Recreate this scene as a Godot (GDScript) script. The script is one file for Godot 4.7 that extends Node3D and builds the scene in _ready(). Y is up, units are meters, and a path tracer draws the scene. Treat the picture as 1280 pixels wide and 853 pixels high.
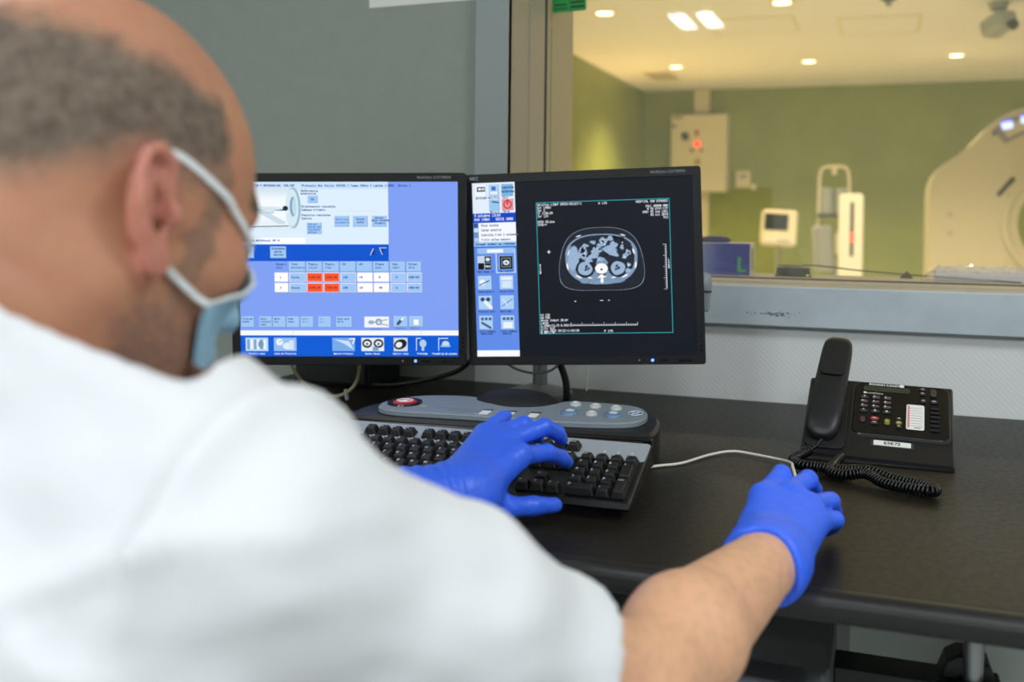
extends Node3D
# A hospital control room: a man in a white tunic works at two screens, with the scanner room behind a lead glass window.

var numbers := {}
var M := {}

func numbered(called: String) -> String:
	var n: int = numbers.get(called, -1) + 1
	numbers[called] = n
	return called if n == 0 else "%s_%03d" % [called, n]

func thing(called: String, label: String, category: String, at := Vector3.ZERO, turn := Basis.IDENTITY, group := "") -> Node3D:
	var o := Node3D.new()
	o.name = numbered(called)
	add_child(o)
	o.transform = Transform3D(turn, at)
	o.set_meta("label", label)
	o.set_meta("category", category)
	if group != "":
		o.set_meta("group", group)
	return o

func part(parent: Node, called: String, mesh: Mesh, m: Material, at := Vector3.ZERO, turn := Basis.IDENTITY, label := "") -> MeshInstance3D:
	var o := MeshInstance3D.new()
	o.name = called
	o.mesh = mesh
	o.material_override = m
	o.transform = Transform3D(turn, at)
	parent.add_child(o, true)
	if label != "":
		o.set_meta("label", label)
	return o

func structure(called: String, mesh: Mesh, m: Material, at := Vector3.ZERO, turn := Basis.IDENTITY, label := "", category := "") -> MeshInstance3D:
	var o := part(self, called, mesh, m, at, turn, label)
	o.set_meta("kind", "structure")
	if category != "":
		o.set_meta("category", category)
	return o

func mat(called: String, c: Color, rough := 0.5, metal := 0.0, spec := 0.5) -> StandardMaterial3D:
	var m := StandardMaterial3D.new()
	m.resource_name = called
	m.albedo_color = c
	m.roughness = rough
	m.metallic = metal
	m.metallic_specular = spec
	M[called] = m
	return m

func glow(called: String, c: Color, energy: float) -> StandardMaterial3D:
	var m := mat(called, c, 0.5)
	m.emission_enabled = true
	m.emission = c
	m.emission_energy_multiplier = energy
	return m

# ---------- mesh helpers: faces are given anticlockwise as seen from outside and stored clockwise, as Godot wants ----------
func begin() -> SurfaceTool:
	var st := SurfaceTool.new()
	st.begin(Mesh.PRIMITIVE_TRIANGLES)
	return st

func tri(st: SurfaceTool, a: Vector3, b: Vector3, c: Vector3) -> void:
	st.add_vertex(a)
	st.add_vertex(c)
	st.add_vertex(b)

func quad(st: SurfaceTool, a: Vector3, b: Vector3, c: Vector3, d: Vector3) -> void:
	tri(st, a, b, c)
	tri(st, a, c, d)

func done(st: SurfaceTool) -> ArrayMesh:
	st.generate_normals()
	return st.commit()

func outward(st: SurfaceTool, pts: Array, centre: Vector3) -> void:
	# one convex face, turned so that it looks away from the centre
	var n: Vector3 = (pts[1] - pts[0]).cross(pts[2] - pts[0])
	var mid := Vector3.ZERO
	for p in pts:
		mid += p / pts.size()
	if n.dot(mid - centre) < 0.0:
		pts.reverse()
	for i in range(1, pts.size() - 1):
		tri(st, pts[0], pts[i], pts[i + 1])

func add_cbox(st: SurfaceTool, size: Vector3, b: float, x := Transform3D(), top := Vector2.ONE) -> void:
	# a box with chamfered edges; top shrinks its upper face (keycaps, wedges)
	st.set_smooth_group(-1)
	var h := size * 0.5
	var P := {}
	for sx in [-1, 1]:
		for sy in [-1, 1]:
			for sz in [-1, 1]:
				var k := top if sy > 0 else Vector2.ONE
				for axis in 3:
					var v := Vector3(sx * (h.x * k.x - (0.0 if axis == 0 else b)), sy * (h.y - (0.0 if axis == 1 else b)), sz * (h.z * k.y - (0.0 if axis == 2 else b)))
					P[[sx, sy, sz, axis]] = x * v
	var c := x.origin
	for axis in 3:
		var u := (axis + 1) % 3
		var w := (axis + 2) % 3
		for s in [-1, 1]:
			var f := []
			for q in [[-1, -1], [1, -1], [1, 1], [-1, 1]]:
				var k := [0, 0, 0]
				k[axis] = s
				k[u] = q[0]
				k[w] = q[1]
				f.append(P[[k[0], k[1], k[2], axis]])
			outward(st, f, c)
		if b <= 0.0:
			continue
		for s1 in [-1, 1]:
			for s2 in [-1, 1]:
				var f := []
				for q in [[-1, u], [1, u], [1, w], [-1, w]]:
					var k := [0, 0, 0]
					k[axis] = q[0]
					k[u] = s1
					k[w] = s2
					f.append(P[[k[0], k[1], k[2], q[1]]])
				outward(st, f, c)
	if b > 0.0:
		for sx in [-1, 1]:
			for sy in [-1, 1]:
				for sz in [-1, 1]:
					outward(st, [P[[sx, sy, sz, 0]], P[[sx, sy, sz, 1]], P[[sx, sy, sz, 2]]], c)

func cbox(x: float, y: float, z: float, b := 0.002, top := Vector2.ONE) -> ArrayMesh:
	var st := begin()
	add_cbox(st, Vector3(x, y, z), b, Transform3D(), top)
	return done(st)

func at(x: float, y: float, z: float) -> Transform3D:
	return Transform3D(Basis.IDENTITY, Vector3(x, y, z))

func boxes(list: Array, b := 0.001) -> ArrayMesh:
	# several [size, centre] boxes that make up one part
	var st := begin()
	for e in list:
		add_cbox(st, e[0], b, Transform3D(Basis.IDENTITY, e[1]))
	return done(st)

func add_prism(st: SurfaceTool, poly: PackedVector2Array, z0: float, z1: float, b := 0.0, x := Transform3D(), holes := []) -> void:
	# a polygon in x and y pulled along z, both rims chamfered by b; holes are not chamfered and not capped over
	st.set_smooth_group(-1)
	var p := poly.duplicate()
	if Geometry2D.is_polygon_clockwise(p):
		p.reverse()
	var inner := p
	if b > 0.0:
		inner = PackedVector2Array()
		var n := p.size()
		for i in n:
			var e0 := (p[i] - p[(i + n - 1) % n]).normalized()
			var e1 := (p[(i + 1) % n] - p[i]).normalized()
			var bis := (Vector2(-e0.y, e0.x) + Vector2(-e1.y, e1.x))
			var d := bis.length_squared()
			inner.append(p[i] + (bis * (2.0 / d) if d > 0.2 else bis) * b)
	var rings := [[p, z0 + b], [p, z1 - b]] if b > 0.0 else [[p, z0], [p, z1]]
	if b > 0.0:
		rings = [[inner, z0], [p, z0 + b], [p, z1 - b], [inner, z1]]
	for r in rings.size() - 1:
		var A: PackedVector2Array = rings[r][0]
		var B: PackedVector2Array = rings[r + 1][0]
		for i in p.size():
			var j := (i + 1) % p.size()
			quad(st, x * Vector3(A[i].x, A[i].y, rings[r][1]), x * Vector3(A[j].x, A[j].y, rings[r][1]), x * Vector3(B[j].x, B[j].y, rings[r + 1][1]), x * Vector3(B[i].x, B[i].y, rings[r + 1][1]))
	var cap := inner
	for hole: PackedVector2Array in holes:
		# cut a bridge from the outline to the hole
		var hp := hole.duplicate()
		if not Geometry2D.is_polygon_clockwise(hp):
			hp.reverse()
		for i in hp.size():
			var j := (i + 1) % hp.size()
			quad(st, x * Vector3(hp[i].x, hp[i].y, z0), x * Vector3(hp[j].x, hp[j].y, z0), x * Vector3(hp[j].x, hp[j].y, z1), x * Vector3(hp[i].x, hp[i].y, z1))
		var best := 1e9
		var bi := 0
		var bj := 0
		for i in cap.size():
			for j in hp.size():
				var d := cap[i].distance_squared_to(hp[j])
				if d < best:
					best = d
					bi = i
					bj = j
		var joined := PackedVector2Array()
		for i in bi + 1:
			joined.append(cap[i])
		for k in hp.size() + 1:
			joined.append(hp[(bj + k) % hp.size()])
		for i in range(bi, cap.size()):
			joined.append(cap[i])
		cap = joined
	var t := Geometry2D.triangulate_polygon(cap)
	for i in range(0, t.size(), 3):
		var a := cap[t[i]]
		var c := cap[t[i + 1]]
		var d := cap[t[i + 2]]
		if (c - a).cross(d - a) < 0.0:
			var e := c
			c = d
			d = e
		tri(st, x * Vector3(a.x, a.y, z1), x * Vector3(c.x, c.y, z1), x * Vector3(d.x, d.y, z1))
		tri(st, x * Vector3(a.x, a.y, z0), x * Vector3(d.x, d.y, z0), x * Vector3(c.x, c.y, z0))

func prism(poly: PackedVector2Array, z0: float, z1: float, b := 0.0, holes := []) -> ArrayMesh:
	var st := begin()
	add_prism(st, poly, z0, z1, b, Transform3D(), holes)
	return done(st)

func rrect(w: float, h: float, r: float, n := 4, c := Vector2.ZERO) -> PackedVector2Array:
	var p := PackedVector2Array()
	for q in 4:
		var k := c + Vector2((w / 2 - r) * (1 if q in [0, 3] else -1), (h / 2 - r) * (1 if q < 2 else -1))
		for i in n + 1:
			var a := PI / 2 * (q + float(i) / n)
			p.append(k + Vector2(cos(a), sin(a)) * r)
	return p

func oval(w: float, h: float, n := 24, c := Vector2.ZERO) -> PackedVector2Array:
	var p := PackedVector2Array()
	for i in n:
		p.append(c + Vector2(cos(TAU * i / n) * w / 2, sin(TAU * i / n) * h / 2))
	return p

func poly2(list: Array) -> PackedVector2Array:
	var p := PackedVector2Array()
	for i in range(0, list.size(), 2):
		p.append(Vector2(list[i], list[i + 1]))
	return p

func add_tube(st: SurfaceTool, pts: Array, r, sides := 8, closed := false) -> void:
	st.set_smooth_group(1)
	var n := pts.size()
	var rings := []
	var up := Vector3.UP
	for i in n:
		var a: Vector3 = pts[(i + n - 1) % n] if closed or i > 0 else pts[i]
		var b: Vector3 = pts[(i + 1) % n] if closed or i < n - 1 else pts[i]
		var d := (b - a).normalized()
		if i == 0:
			up = Vector3.UP if absf(d.y) < 0.9 else Vector3.RIGHT
		var s := d.cross(up).normalized()
		up = s.cross(d).normalized()
		var rad: float = r[i] if r is Array else r
		var ring := []
		for k in sides:
			var t := TAU * k / sides
			ring.append(pts[i] + (s * cos(t) + up * sin(t)) * rad)
		rings.append(ring)
	for i in (n if closed else n - 1):
		var A: Array = rings[i]
		var B: Array = rings[(i + 1) % n]
		for k in sides:
			var j := (k + 1) % sides
			quad(st, A[k], B[k], B[j], A[j])
	if not closed:
		st.set_smooth_group(-1)
		for k in range(1, sides - 1):
			tri(st, rings[0][0], rings[0][k], rings[0][k + 1])
			tri(st, rings[n - 1][0], rings[n - 1][k + 1], rings[n - 1][k])

func tube(pts: Array, r, sides := 8, closed := false) -> ArrayMesh:
	var st := begin()
	add_tube(st, pts, r, sides, closed)
	return done(st)

func curve(pts: Array, per := 6) -> Array:
	var out := []
	for i in pts.size() - 1:
		var p0: Vector3 = pts[maxi(i - 1, 0)]
		var p3: Vector3 = pts[mini(i + 2, pts.size() - 1)]
		for k in per:
			out.append(pts[i].cubic_interpolate(pts[i + 1], p0, p3, float(k) / per))
	out.append(pts[-1])
	return out

func add_lathe(st: SurfaceTool, profile: Array, seg := 24, x := Transform3D(), smooth := true) -> void:
	# [radius, height] pairs from the bottom up, turned about y
	for i in profile.size() - 1:
		st.set_smooth_group((i + 1) if not smooth else 1)
		var a: Array = profile[i]
		var b: Array = profile[i + 1]
		for k in seg:
			var t0 := TAU * k / seg
			var t1 := TAU * (k + 1) / seg
			var p0 := x * Vector3(cos(t0) * a[0], a[1], -sin(t0) * a[0])
			var p1 := x * Vector3(cos(t1) * a[0], a[1], -sin(t1) * a[0])
			var p2 := x * Vector3(cos(t1) * b[0], b[1], -sin(t1) * b[0])
			var p3 := x * Vector3(cos(t0) * b[0], b[1], -sin(t0) * b[0])
			if a[0] > 1e-6:
				tri(st, p0, p1, p2)
			if b[0] > 1e-6:
				tri(st, p0, p2, p3)

func lathe(profile: Array, seg := 24, smooth := false) -> ArrayMesh:
	var st := begin()
	add_lathe(st, profile, seg, Transform3D(), smooth)
	return done(st)

func words(text: String, height: float, m: Material, bold := false, deep := 0.0004) -> TextMesh:
	var t := TextMesh.new()
	var f := SystemFont.new()
	f.font_names = PackedStringArray(["Droid Sans"])
	f.font_weight = 700 if bold else 400
	t.font = f
	t.text = text
	t.font_size = 32
	t.pixel_size = height / 23.0
	t.depth = deep
	t.curve_step = 4.0
	t.material = m
	return t

func facing(x: Vector3, y: Vector3) -> Basis:
	return Basis(x.normalized(), y.normalized(), x.cross(y).normalized())

func yxz(pitch: float, yaw: float, roll: float) -> Basis:
	return Basis.from_euler(Vector3(deg_to_rad(pitch), deg_to_rad(yaw), deg_to_rad(roll)))

func noise_map(freq: float, size := 256, ramp: Array = [], seed_ := 1, normal := false, octaves := 4) -> NoiseTexture2D:
	var n := FastNoiseLite.new()
	n.seed = seed_
	n.frequency = freq
	n.fractal_octaves = octaves
	var t := NoiseTexture2D.new()
	t.noise = n
	t.width = size
	t.height = size
	t.seamless = true
	t.as_normal_map = normal
	if ramp:
		var g := Gradient.new()
		g.offsets = PackedFloat32Array([0.25, 0.75])
		g.colors = PackedColorArray([ramp[0], ramp[1]])
		t.color_ramp = g
	return t

func _ready() -> void:
	set_camera()
	set_lights()
	materials()
	build_control_room()
	build_scanner_room()
	build_desk()
	build_screens()
	build_console()
	build_phone()
	build_sill_things()
	build_desk_things()
	build_gantry()
	build_room_things()
	build_person()
	build_stool()

func set_camera() -> void:
	var cam := Camera3D.new()
	cam.name = "camera"
	add_child(cam)
	var a := CameraAttributesPhysical.new()
	a.frustum_focal_length = 35.63
	a.frustum_focus_distance = 1.45
	a.exposure_aperture = 3.6
	a.frustum_near = 0.05
	a.frustum_far = 60.0
	cam.attributes = a
	cam.projection = Camera3D.PROJECTION_FRUSTUM
	cam.near = 0.05
	cam.far = 60.0
	cam.size = 0.05 * 853.0 / 1266.47
	cam.frustum_offset = Vector2(0.0, -0.05 * (426.5 - 298.4) / 1266.47)
	cam.transform = Transform3D(Basis.from_euler(Vector3(-0.0208465, 0.349466, 0.01091969)), Vector3(0.0, 1.095, 0.0))
	cam.current = true

func set_lights() -> void:
	var we := WorldEnvironment.new()
	we.name = "environment"
	var e := Environment.new()
	e.background_mode = Environment.BG_COLOR
	e.background_color = Color(0.02, 0.02, 0.02)
	e.tonemap_mode = Environment.TONE_MAPPER_LINEAR
	e.tonemap_exposure = 1.0
	e.sdfgi_enabled = true
	e.ssao_enabled = true
	e.ssil_enabled = true
	we.environment = e
	add_child(we)

func area(called: String, where: Vector3, size: Vector2, c: Color, energy: float, parent: Node = self) -> void:
	var l := AreaLight3D.new()
	l.name = called
	l.area_size = size
	l.light_color = c
	l.light_energy = energy
	l.area_normalize_energy = true
	l.shadow_enabled = true
	l.transform = Transform3D(Basis(Vector3.RIGHT, -PI / 2), where)
	l.set("area_range", 14.0)
	l.set("area_attenuation", 2.0)
	parent.add_child(l, true)

func weave(n: int) -> ImageTexture:
	# relief of a woven glass wall covering: short raised threads in a diagonal weave
	var im := Image.create(n, n, false, Image.FORMAT_L8)
	for y in n:
		for x in n:
			var u := float(x) / n * 8.0
			var v := float(y) / n * 8.0
			var a := sin((u + v) * TAU) * 0.5 + 0.5
			var b := sin((u - v) * TAU * 0.5) * 0.5 + 0.5
			im.set_pixel(x, y, Color.from_hsv(0, 0, clampf(0.7 * a * (0.2 + 0.8 * b) + 0.3 * b, 0.0, 1.0)))
	return ImageTexture.create_from_image(im)

func triplanar(m: StandardMaterial3D, scale: float) -> StandardMaterial3D:
	m.uv1_triplanar = true
	m.uv1_world_triplanar = true
	m.uv1_scale = Vector3.ONE * scale
	return m

func materials() -> void:
	var m := mat("wallpaper", Color(0.90, 0.915, 0.91), 0.75)
	m.heightmap_enabled = true
	m.heightmap_texture = weave(128)
	m.heightmap_scale = 0.028
	triplanar(m, 23.0)
	m = mat("grey_wall", Color(0.60, 0.63, 0.60), 0.7)
	m.albedo_texture = noise_map(0.05, 256, [Color(0.988, 0.988, 0.988), Color.WHITE], 3)
	triplanar(m, 1.2)
	mat("white_wall", Color(0.86, 0.86, 0.84), 0.8)
	m = mat("ceiling", Color(0.9, 0.9, 0.88), 0.9)
	m = mat("floor", Color(0.70, 0.71, 0.70), 0.4)
	m.albedo_texture = noise_map(0.03, 256, [Color(0.9, 0.9, 0.9), Color.WHITE], 9)
	triplanar(m, 2.0)
	m = mat("frame_paint", Color(0.78, 0.83, 0.86), 0.42)
	m.albedo_texture = noise_map(0.012, 256, [Color(0.95, 0.95, 0.95), Color.WHITE], 12)
	triplanar(m, 2.0)
	mat("reveal_paint", Color(0.72, 0.69, 0.62), 0.5)
	mat("gasket", Color(0.08, 0.08, 0.075), 0.6)
	m = mat("lead_glass", Color(0.93, 0.95, 0.82, 0.05), 0.02)
	m.transparency = BaseMaterial3D.TRANSPARENCY_ALPHA
	m = mat("green_wall", Color(0.56, 0.61, 0.31), 0.45)
	m.albedo_texture = noise_map(0.01, 256, [Color(0.95, 0.95, 0.95), Color.WHITE], 5)
	triplanar(m, 0.5)
	mat("cream_ceiling", Color(0.92, 0.92, 0.97), 0.85)
	mat("scanner_floor", Color(0.80, 0.79, 0.72), 0.35)
	mat("cream_plastic", Color(0.90, 0.87, 0.79), 0.42)
	mat("white_plastic", Color(0.93, 0.93, 0.91), 0.4)
	mat("grey_plastic", Color(0.62, 0.65, 0.68), 0.45)
	mat("dark_grey", Color(0.2, 0.2, 0.2), 0.5)
	mat("black_plastic", Color(0.074, 0.080, 0.088), 0.42)
	mat("black_matt", Color(0.055, 0.055, 0.058), 0.7)
	mat("black_gloss", Color(0.048, 0.052, 0.058), 0.26)
	m = mat("desk_top", Color(0.135, 0.122, 0.10), 0.42, 0.0, 0.3)
	m.roughness_texture = noise_map(0.05, 256, [Color(0.85, 0.85, 0.85), Color.WHITE], 21)
	m.heightmap_enabled = true
	m.heightmap_texture = noise_map(0.25, 256, [], 8)
	m.heightmap_scale = 0.006
	triplanar(m, 6.0)
	mat("desk_edge", Color(0.10, 0.10, 0.10), 0.35)
	mat("steel", Color(0.62, 0.63, 0.64), 0.35, 0.85)
	mat("chrome", Color(0.8, 0.8, 0.8), 0.12, 1.0)
	mat("dark_steel", Color(0.14, 0.16, 0.15), 0.5, 0.3)
	mat("white_cable", Color(0.88, 0.87, 0.82), 0.45)
	mat("beige_cable", Color(0.66, 0.64, 0.5), 0.5)
	mat("paper", Color(0.93, 0.93, 0.91), 0.85)
	mat("ink", Color(0.05, 0.05, 0.05), 0.7)
	mat("white_ink", Color(0.93, 0.93, 0.93), 0.6)
	mat("red", Color(0.78, 0.09, 0.08), 0.35)
	mat("yellow", Color(0.85, 0.78, 0.1), 0.5)
	mat("green_sign", Color(0.02, 0.64, 0.28), 0.4)
	mat("dark_green", Color(0.0, 0.2, 0.09), 0.5)
	glow("red_lamp", Color(1.0, 0.2, 0.14), 2.2)
	glow("blue_lamp", Color(0.35, 0.5, 1.0), 3.0)
	glow("lamp_white", Color(1.0, 0.93, 0.8), 4.0)
	glow("tube_white", Color(0.95, 1.0, 0.97), 3.0)
	mat("key_plastic", Color(0.085, 0.086, 0.09), 0.45)
	mat("panel_grey", Color(0.52, 0.56, 0.60), 0.5)
	mat("panel_print", Color(0.42, 0.45, 0.48), 0.6)
	mat("button_grey", Color(0.74, 0.76, 0.76), 0.35)
	mat("button_blue", Color(0.40, 0.53, 0.66), 0.35)
	mat("emblem_blue", Color(0.22, 0.45, 0.66), 0.4)
	mat("phone_grey", Color(0.22, 0.225, 0.23), 0.45)
	mat("phone_key", Color(0.17, 0.175, 0.185), 0.4)
	mat("key_dark", Color(0.24, 0.22, 0.22), 0.4)
	mat("red_key", Color(0.66, 0.13, 0.10), 0.35)
	mat("olive_key", Color(0.52, 0.50, 0.16), 0.35)
	mat("pink_ink", Color(0.86, 0.55, 0.55), 0.6)
	mat("handset_black", Color(0.098, 0.105, 0.116), 0.42)
	mat("lcd", Color(0.27, 0.29, 0.22), 0.3)
	mat("lcd_dark", Color(0.17, 0.19, 0.15), 0.35)
	mat("carton_white", Color(0.88, 0.88, 0.86), 0.6)
	mat("carton_grey", Color(0.66, 0.66, 0.64), 0.6)
	mat("letter_green", Color(0.18, 0.66, 0.36), 0.5)
	mat("glove_deep", Color(0.06, 0.09, 0.42), 0.5)
	mat("lilac_paper", Color(0.86, 0.85, 0.91), 0.8)
	mat("maroon", Color(0.26, 0.10, 0.13), 0.7)
	m = mat("clear_film", Color(0.97, 0.97, 0.97, 0.22), 0.08)
	m.transparency = BaseMaterial3D.TRANSPARENCY_ALPHA
	mat("scanner_grey", Color(0.45, 0.44, 0.40), 0.5)
	mat("scanner_lilac", Color(0.56, 0.54, 0.60), 0.5)
	mat("dark_switch", Color(0.16, 0.17, 0.14), 0.5)
	mat("red_plate", Color(0.66, 0.24, 0.18), 0.5)
	mat("ochre", Color(0.68, 0.56, 0.16), 0.5)
	glow("blue_display", Color(0.72, 0.78, 1.0), 1.6)
	glow("blue_bar", Color(0.25, 0.27, 0.95), 1.0)
	m = mat("skin", Color.WHITE, 0.48, 0.0, 0.45)
	m.vertex_color_use_as_albedo = true
	m.subsurf_scatter_enabled = true
	m.subsurf_scatter_strength = 0.12
	m = mat("hair", Color.WHITE, 0.75)
	m.vertex_color_use_as_albedo = true
	m = mat("tunic", Color(0.905, 0.915, 0.93), 0.85)
	m.rim_enabled = true
	m.rim = 0.2
	m = mat("glove_blue", Color(0.21, 0.42, 0.98), 0.42)
	m = mat("mask_blue", Color(0.62, 0.80, 0.90), 0.85)
	mat("mask_white", Color(0.9, 0.92, 0.93), 0.8)
	mat("panel_pale", Color(0.80, 0.83, 0.80), 0.6)
	mat("shaded_frame_paint", Color(0.60, 0.64, 0.635), 0.45)  # frame paint darkened: the shade on the upright is put into its colour
	mat("scanner_cream", Color(0.82, 0.795, 0.71), 0.45)

const GLASS_Z := -2.275
const CEIL := 2.55

func slab(called: String, lo: Vector3, hi: Vector3, m: Material, b := 0.0, label := "", category := "") -> MeshInstance3D:
	var s := hi - lo
	return structure(called, cbox(s.x, s.y, s.z, b), m, (lo + hi) / 2, Basis.IDENTITY, label, category)

func bar(parent: Node, called: String, lo: Vector3, hi: Vector3, m: Material, b := 0.001, label := "") -> MeshInstance3D:
	var s := hi - lo
	return part(parent, called, cbox(s.x, s.y, s.z, b), m, (lo + hi) / 2, Basis.IDENTITY, label)

func build_control_room() -> void:
	slab("floor", Vector3(-3.35, -0.1, -2.48), Vector3(2.75, 0, 4.45), M.floor, 0, "grey vinyl floor of the control room", "floor")
	slab("ceiling", Vector3(-3.35, CEIL, -2.48), Vector3(2.75, CEIL + 0.1, 4.45), M.ceiling, 0, "white plaster ceiling of the control room", "ceiling")
	slab("wall_left", Vector3(-3.35, 0, -2.48), Vector3(-3.2, CEIL, 4.45), M.white_wall, 0, "plain white side wall of the control room", "wall")
	slab("wall_right", Vector3(2.6, 0, -2.48), Vector3(2.75, CEIL, 4.45), M.white_wall, 0, "plain white wall at the end of the desk", "wall")
	slab("wall_rear", Vector3(-3.2, 0, 4.3), Vector3(2.6, CEIL, 4.45), M.white_wall, 0, "white wall opposite the lead glass window", "wall")
	slab("wall_front_grey", Vector3(-3.2, 0, -2.48), Vector3(-0.824, CEIL, -2.035), M.grey_wall, 0, "smooth grey wall behind the blue screen", "wall")
	slab("wall_front_below", Vector3(-0.824, 0, -2.48), Vector3(2.6, 0.960, -2.035), M.wallpaper, 0, "white woven wall covering below the window band", "wall")
	slab("wall_front_above", Vector3(-0.824, 2.06, -2.48), Vector3(2.6, CEIL, -2.035), M.wallpaper, 0, "white wall above the lead glass window", "wall")
	slab("wall_front_end", Vector3(1.63, 0.960, -2.48), Vector3(2.6, 2.06, -2.035), M.wallpaper, 0, "white wall beside the lead glass window", "wall")
	# the lead glass window: flange on the wall, deep painted reveal, glazing stops, pane
	var w := Node3D.new()
	w.name = "window_1"
	add_child(w)
	w.set_meta("kind", "structure")
	w.set_meta("label", "large lead glass window in a wide grey metal frame")
	w.set_meta("category", "window")
	var zf := -2.015
	bar(w, "frame_flange", Vector3(-0.824, 0.889, -2.036), Vector3(-0.747, 2.13, zf), M.shaded_frame_paint, 0.002, "grey upright of the window frame with shade put into its paint")
	bar(w, "frame_flange", Vector3(-0.747, 0.889, -2.036), Vector3(1.707, 0.967, zf), M.frame_paint, 0.002, "scuffed blue grey band under the glass")
	bar(w, "frame_flange", Vector3(-0.747, 2.05, -2.036), Vector3(1.707, 2.13, zf), M.frame_paint, 0.002)
	bar(w, "frame_flange", Vector3(1.63, 0.967, -2.036), Vector3(1.707, 2.05, zf), M.frame_paint, 0.002)
	# reveal lining, stepped at the glazing
	for s in [[-2.147, zf - 0.001, 0.0], [-2.253, -2.147, 0.003], [-2.48, -2.298, 0.003]]:
		var t: float = s[2]
		bar(w, "reveal", Vector3(-0.760, 0.955, s[0]), Vector3(-0.747 + t, 2.06, s[1]), M.reveal_paint, 0.0008)
		bar(w, "reveal", Vector3(1.63 - t, 0.955, s[0]), Vector3(1.645, 2.06, s[1]), M.reveal_paint, 0.0008)
		bar(w, "reveal", Vector3(-0.744, 0.950, s[0]), Vector3(1.627, 0.965 + t, s[1]), M.reveal_paint, 0.0008)
		bar(w, "reveal", Vector3(-0.744, 2.05 - t, s[0]), Vector3(1.627, 2.07, s[1]), M.reveal_paint, 0.0008)
	for z in [-2.2575, -2.2925]:
		bar(w, "glazing_gasket", Vector3(-0.7595, 0.956, z - 0.0045), Vector3(-0.7425, 2.06, z + 0.0045), M.gasket, 0.0)
		bar(w, "glazing_gasket", Vector3(-0.7425, 0.951, z - 0.0045), Vector3(1.626, 0.9700, z + 0.0045), M.gasket, 0.0)
		bar(w, "glazing_gasket", Vector3(-0.7425, 2.045, z - 0.0045), Vector3(1.626, 2.06, z + 0.0045), M.gasket, 0.0)
	bar(w, "glass_stop", Vector3(-0.7595, 0.956, -2.288), Vector3(-0.741, 2.06, -2.262), M.reveal_paint, 0.0)
	bar(w, "glass_stop", Vector3(-0.741, 0.951, -2.288), Vector3(1.626, 0.9715, -2.262), M.reveal_paint, 0.0)
	bar(w, "glass_pane", Vector3(-0.742, 0.966, -2.279), Vector3(1.629, 2.055, -2.271), M.lead_glass, 0.0)
	# scuff marks on the band: small black rubbed specks of paint
	var st := begin()
	var rng := RandomNumberGenerator.new()
	rng.seed = 4
	for i in 60:
		var cx := -0.21 + 0.055 * rng.randf() * rng.randf() * (1 if rng.randf() > 0.4 else -1) + 0.03 * rng.randf()
		add_prism(st, oval(0.001 + 0.004 * rng.randf(), 0.0006 + 0.0022 * rng.randf(), 6, Vector2(cx, 0.913 + 0.004 * rng.randfn(0, 0.5))), zf - 0.0002, zf + 0.0002)
	part(w, "scuff_mark", done(st), M.dark_grey)
	# green sign on the glass
	var sign := thing("exit_sign", "small green sign stuck to the window glass", "sign", Vector3(-0.693, 1.64, -2.2695), yxz(0, 0, 1.5))
	part(sign, "plate", prism(rrect(0.082, 0.128, 0.004), -0.0012, 0.0008, 0.0003), M.green_sign)
	for r in [[-0.021, 0.030, -0.047, 0.0035], [0.020, 0.034, -0.0435, 0.005], [0.020, 0.034, -0.054, 0.005], [-0.021, 0.034, -0.056, 0.0022]]:
		part(sign, "print_line", cbox(r[1], r[3], 0.0004, 0.0), M.dark_green, Vector3(r[0], r[2], 0.001))
	# white notice pinned high on the grey wall
	var note := thing("wall_notice", "white paper notice on the grey wall above the screens", "paper", Vector3(-0.958, 1.665, -2.034), yxz(0, 0, 0.6))
	part(note, "sheet", cbox(0.262, 0.205, 0.0008, 0.0), M.paper)
	# the door behind, closing the room
	var d := Node3D.new()
	d.name = "door_1"
	add_child(d)
	d.set_meta("kind", "structure")
	d.position = Vector3(1.4, 0, 4.3)
	bar(d, "door_leaf", Vector3(-0.45, 0.005, -0.03), Vector3(0.45, 2.05, 0.0), M.grey_plastic, 0.002)
	bar(d, "door_handle", Vector3(-0.4, 1.02, -0.08), Vector3(-0.28, 1.04, -0.06), M.steel, 0.004)
	# ceiling lights: louvred panels with tubes; the two strongest are unseen, added as fill
	for p in [[Vector3(-1.27, CEIL, 2.74), "panel light whose image shows in the window glass", 0.8, 0.34], [Vector3(0.7, CEIL, 1.6), "panel light added as fill near the closed door", 3.8, 0.6], [Vector3(-0.95, CEIL, 1.6), "panel light added as fill behind the seated man", 4.6, 0.6], [Vector3(-1.35, CEIL, -0.75), "panel light above the blue planning screen", 0.5, 0.6], [Vector3(1.25, CEIL, -0.7), "panel light above the desk phone", 2.6, 0.6]]:
		var l := thing("ceiling_light", "white louvred ceiling " + p[1], "ceiling light", p[0])
		var wide: float = p[3]
		part(l, "frame", boxes([[Vector3(wide + 0.02, 0.012, 0.02), Vector3(0, -0.006, 0.30)], [Vector3(wide + 0.02, 0.012, 0.02), Vector3(0, -0.006, -0.30)], [Vector3(0.02, 0.012, 0.58), Vector3(wide / 2, -0.006, 0)], [Vector3(0.02, 0.012, 0.58), Vector3(-wide / 2, -0.006, 0)]], 0.001), M.white_plastic)
		for k in 2:
			var x := wide * (k - 0.5) * 0.56
			part(l, "light_tube", lathe([[0.0, -0.27], [0.013, -0.27], [0.013, 0.27], [0.0, 0.27]], 12), M.tube_white, Vector3(x, -0.014, 0), Basis(Vector3.RIGHT, PI / 2))
			area("ceiling_light_glow", Vector3(x, -0.034, 0), Vector2(wide * 0.34, 0.55), Color(0.965, 0.985, 1.0), p[2] / 2.0, l)
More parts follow.
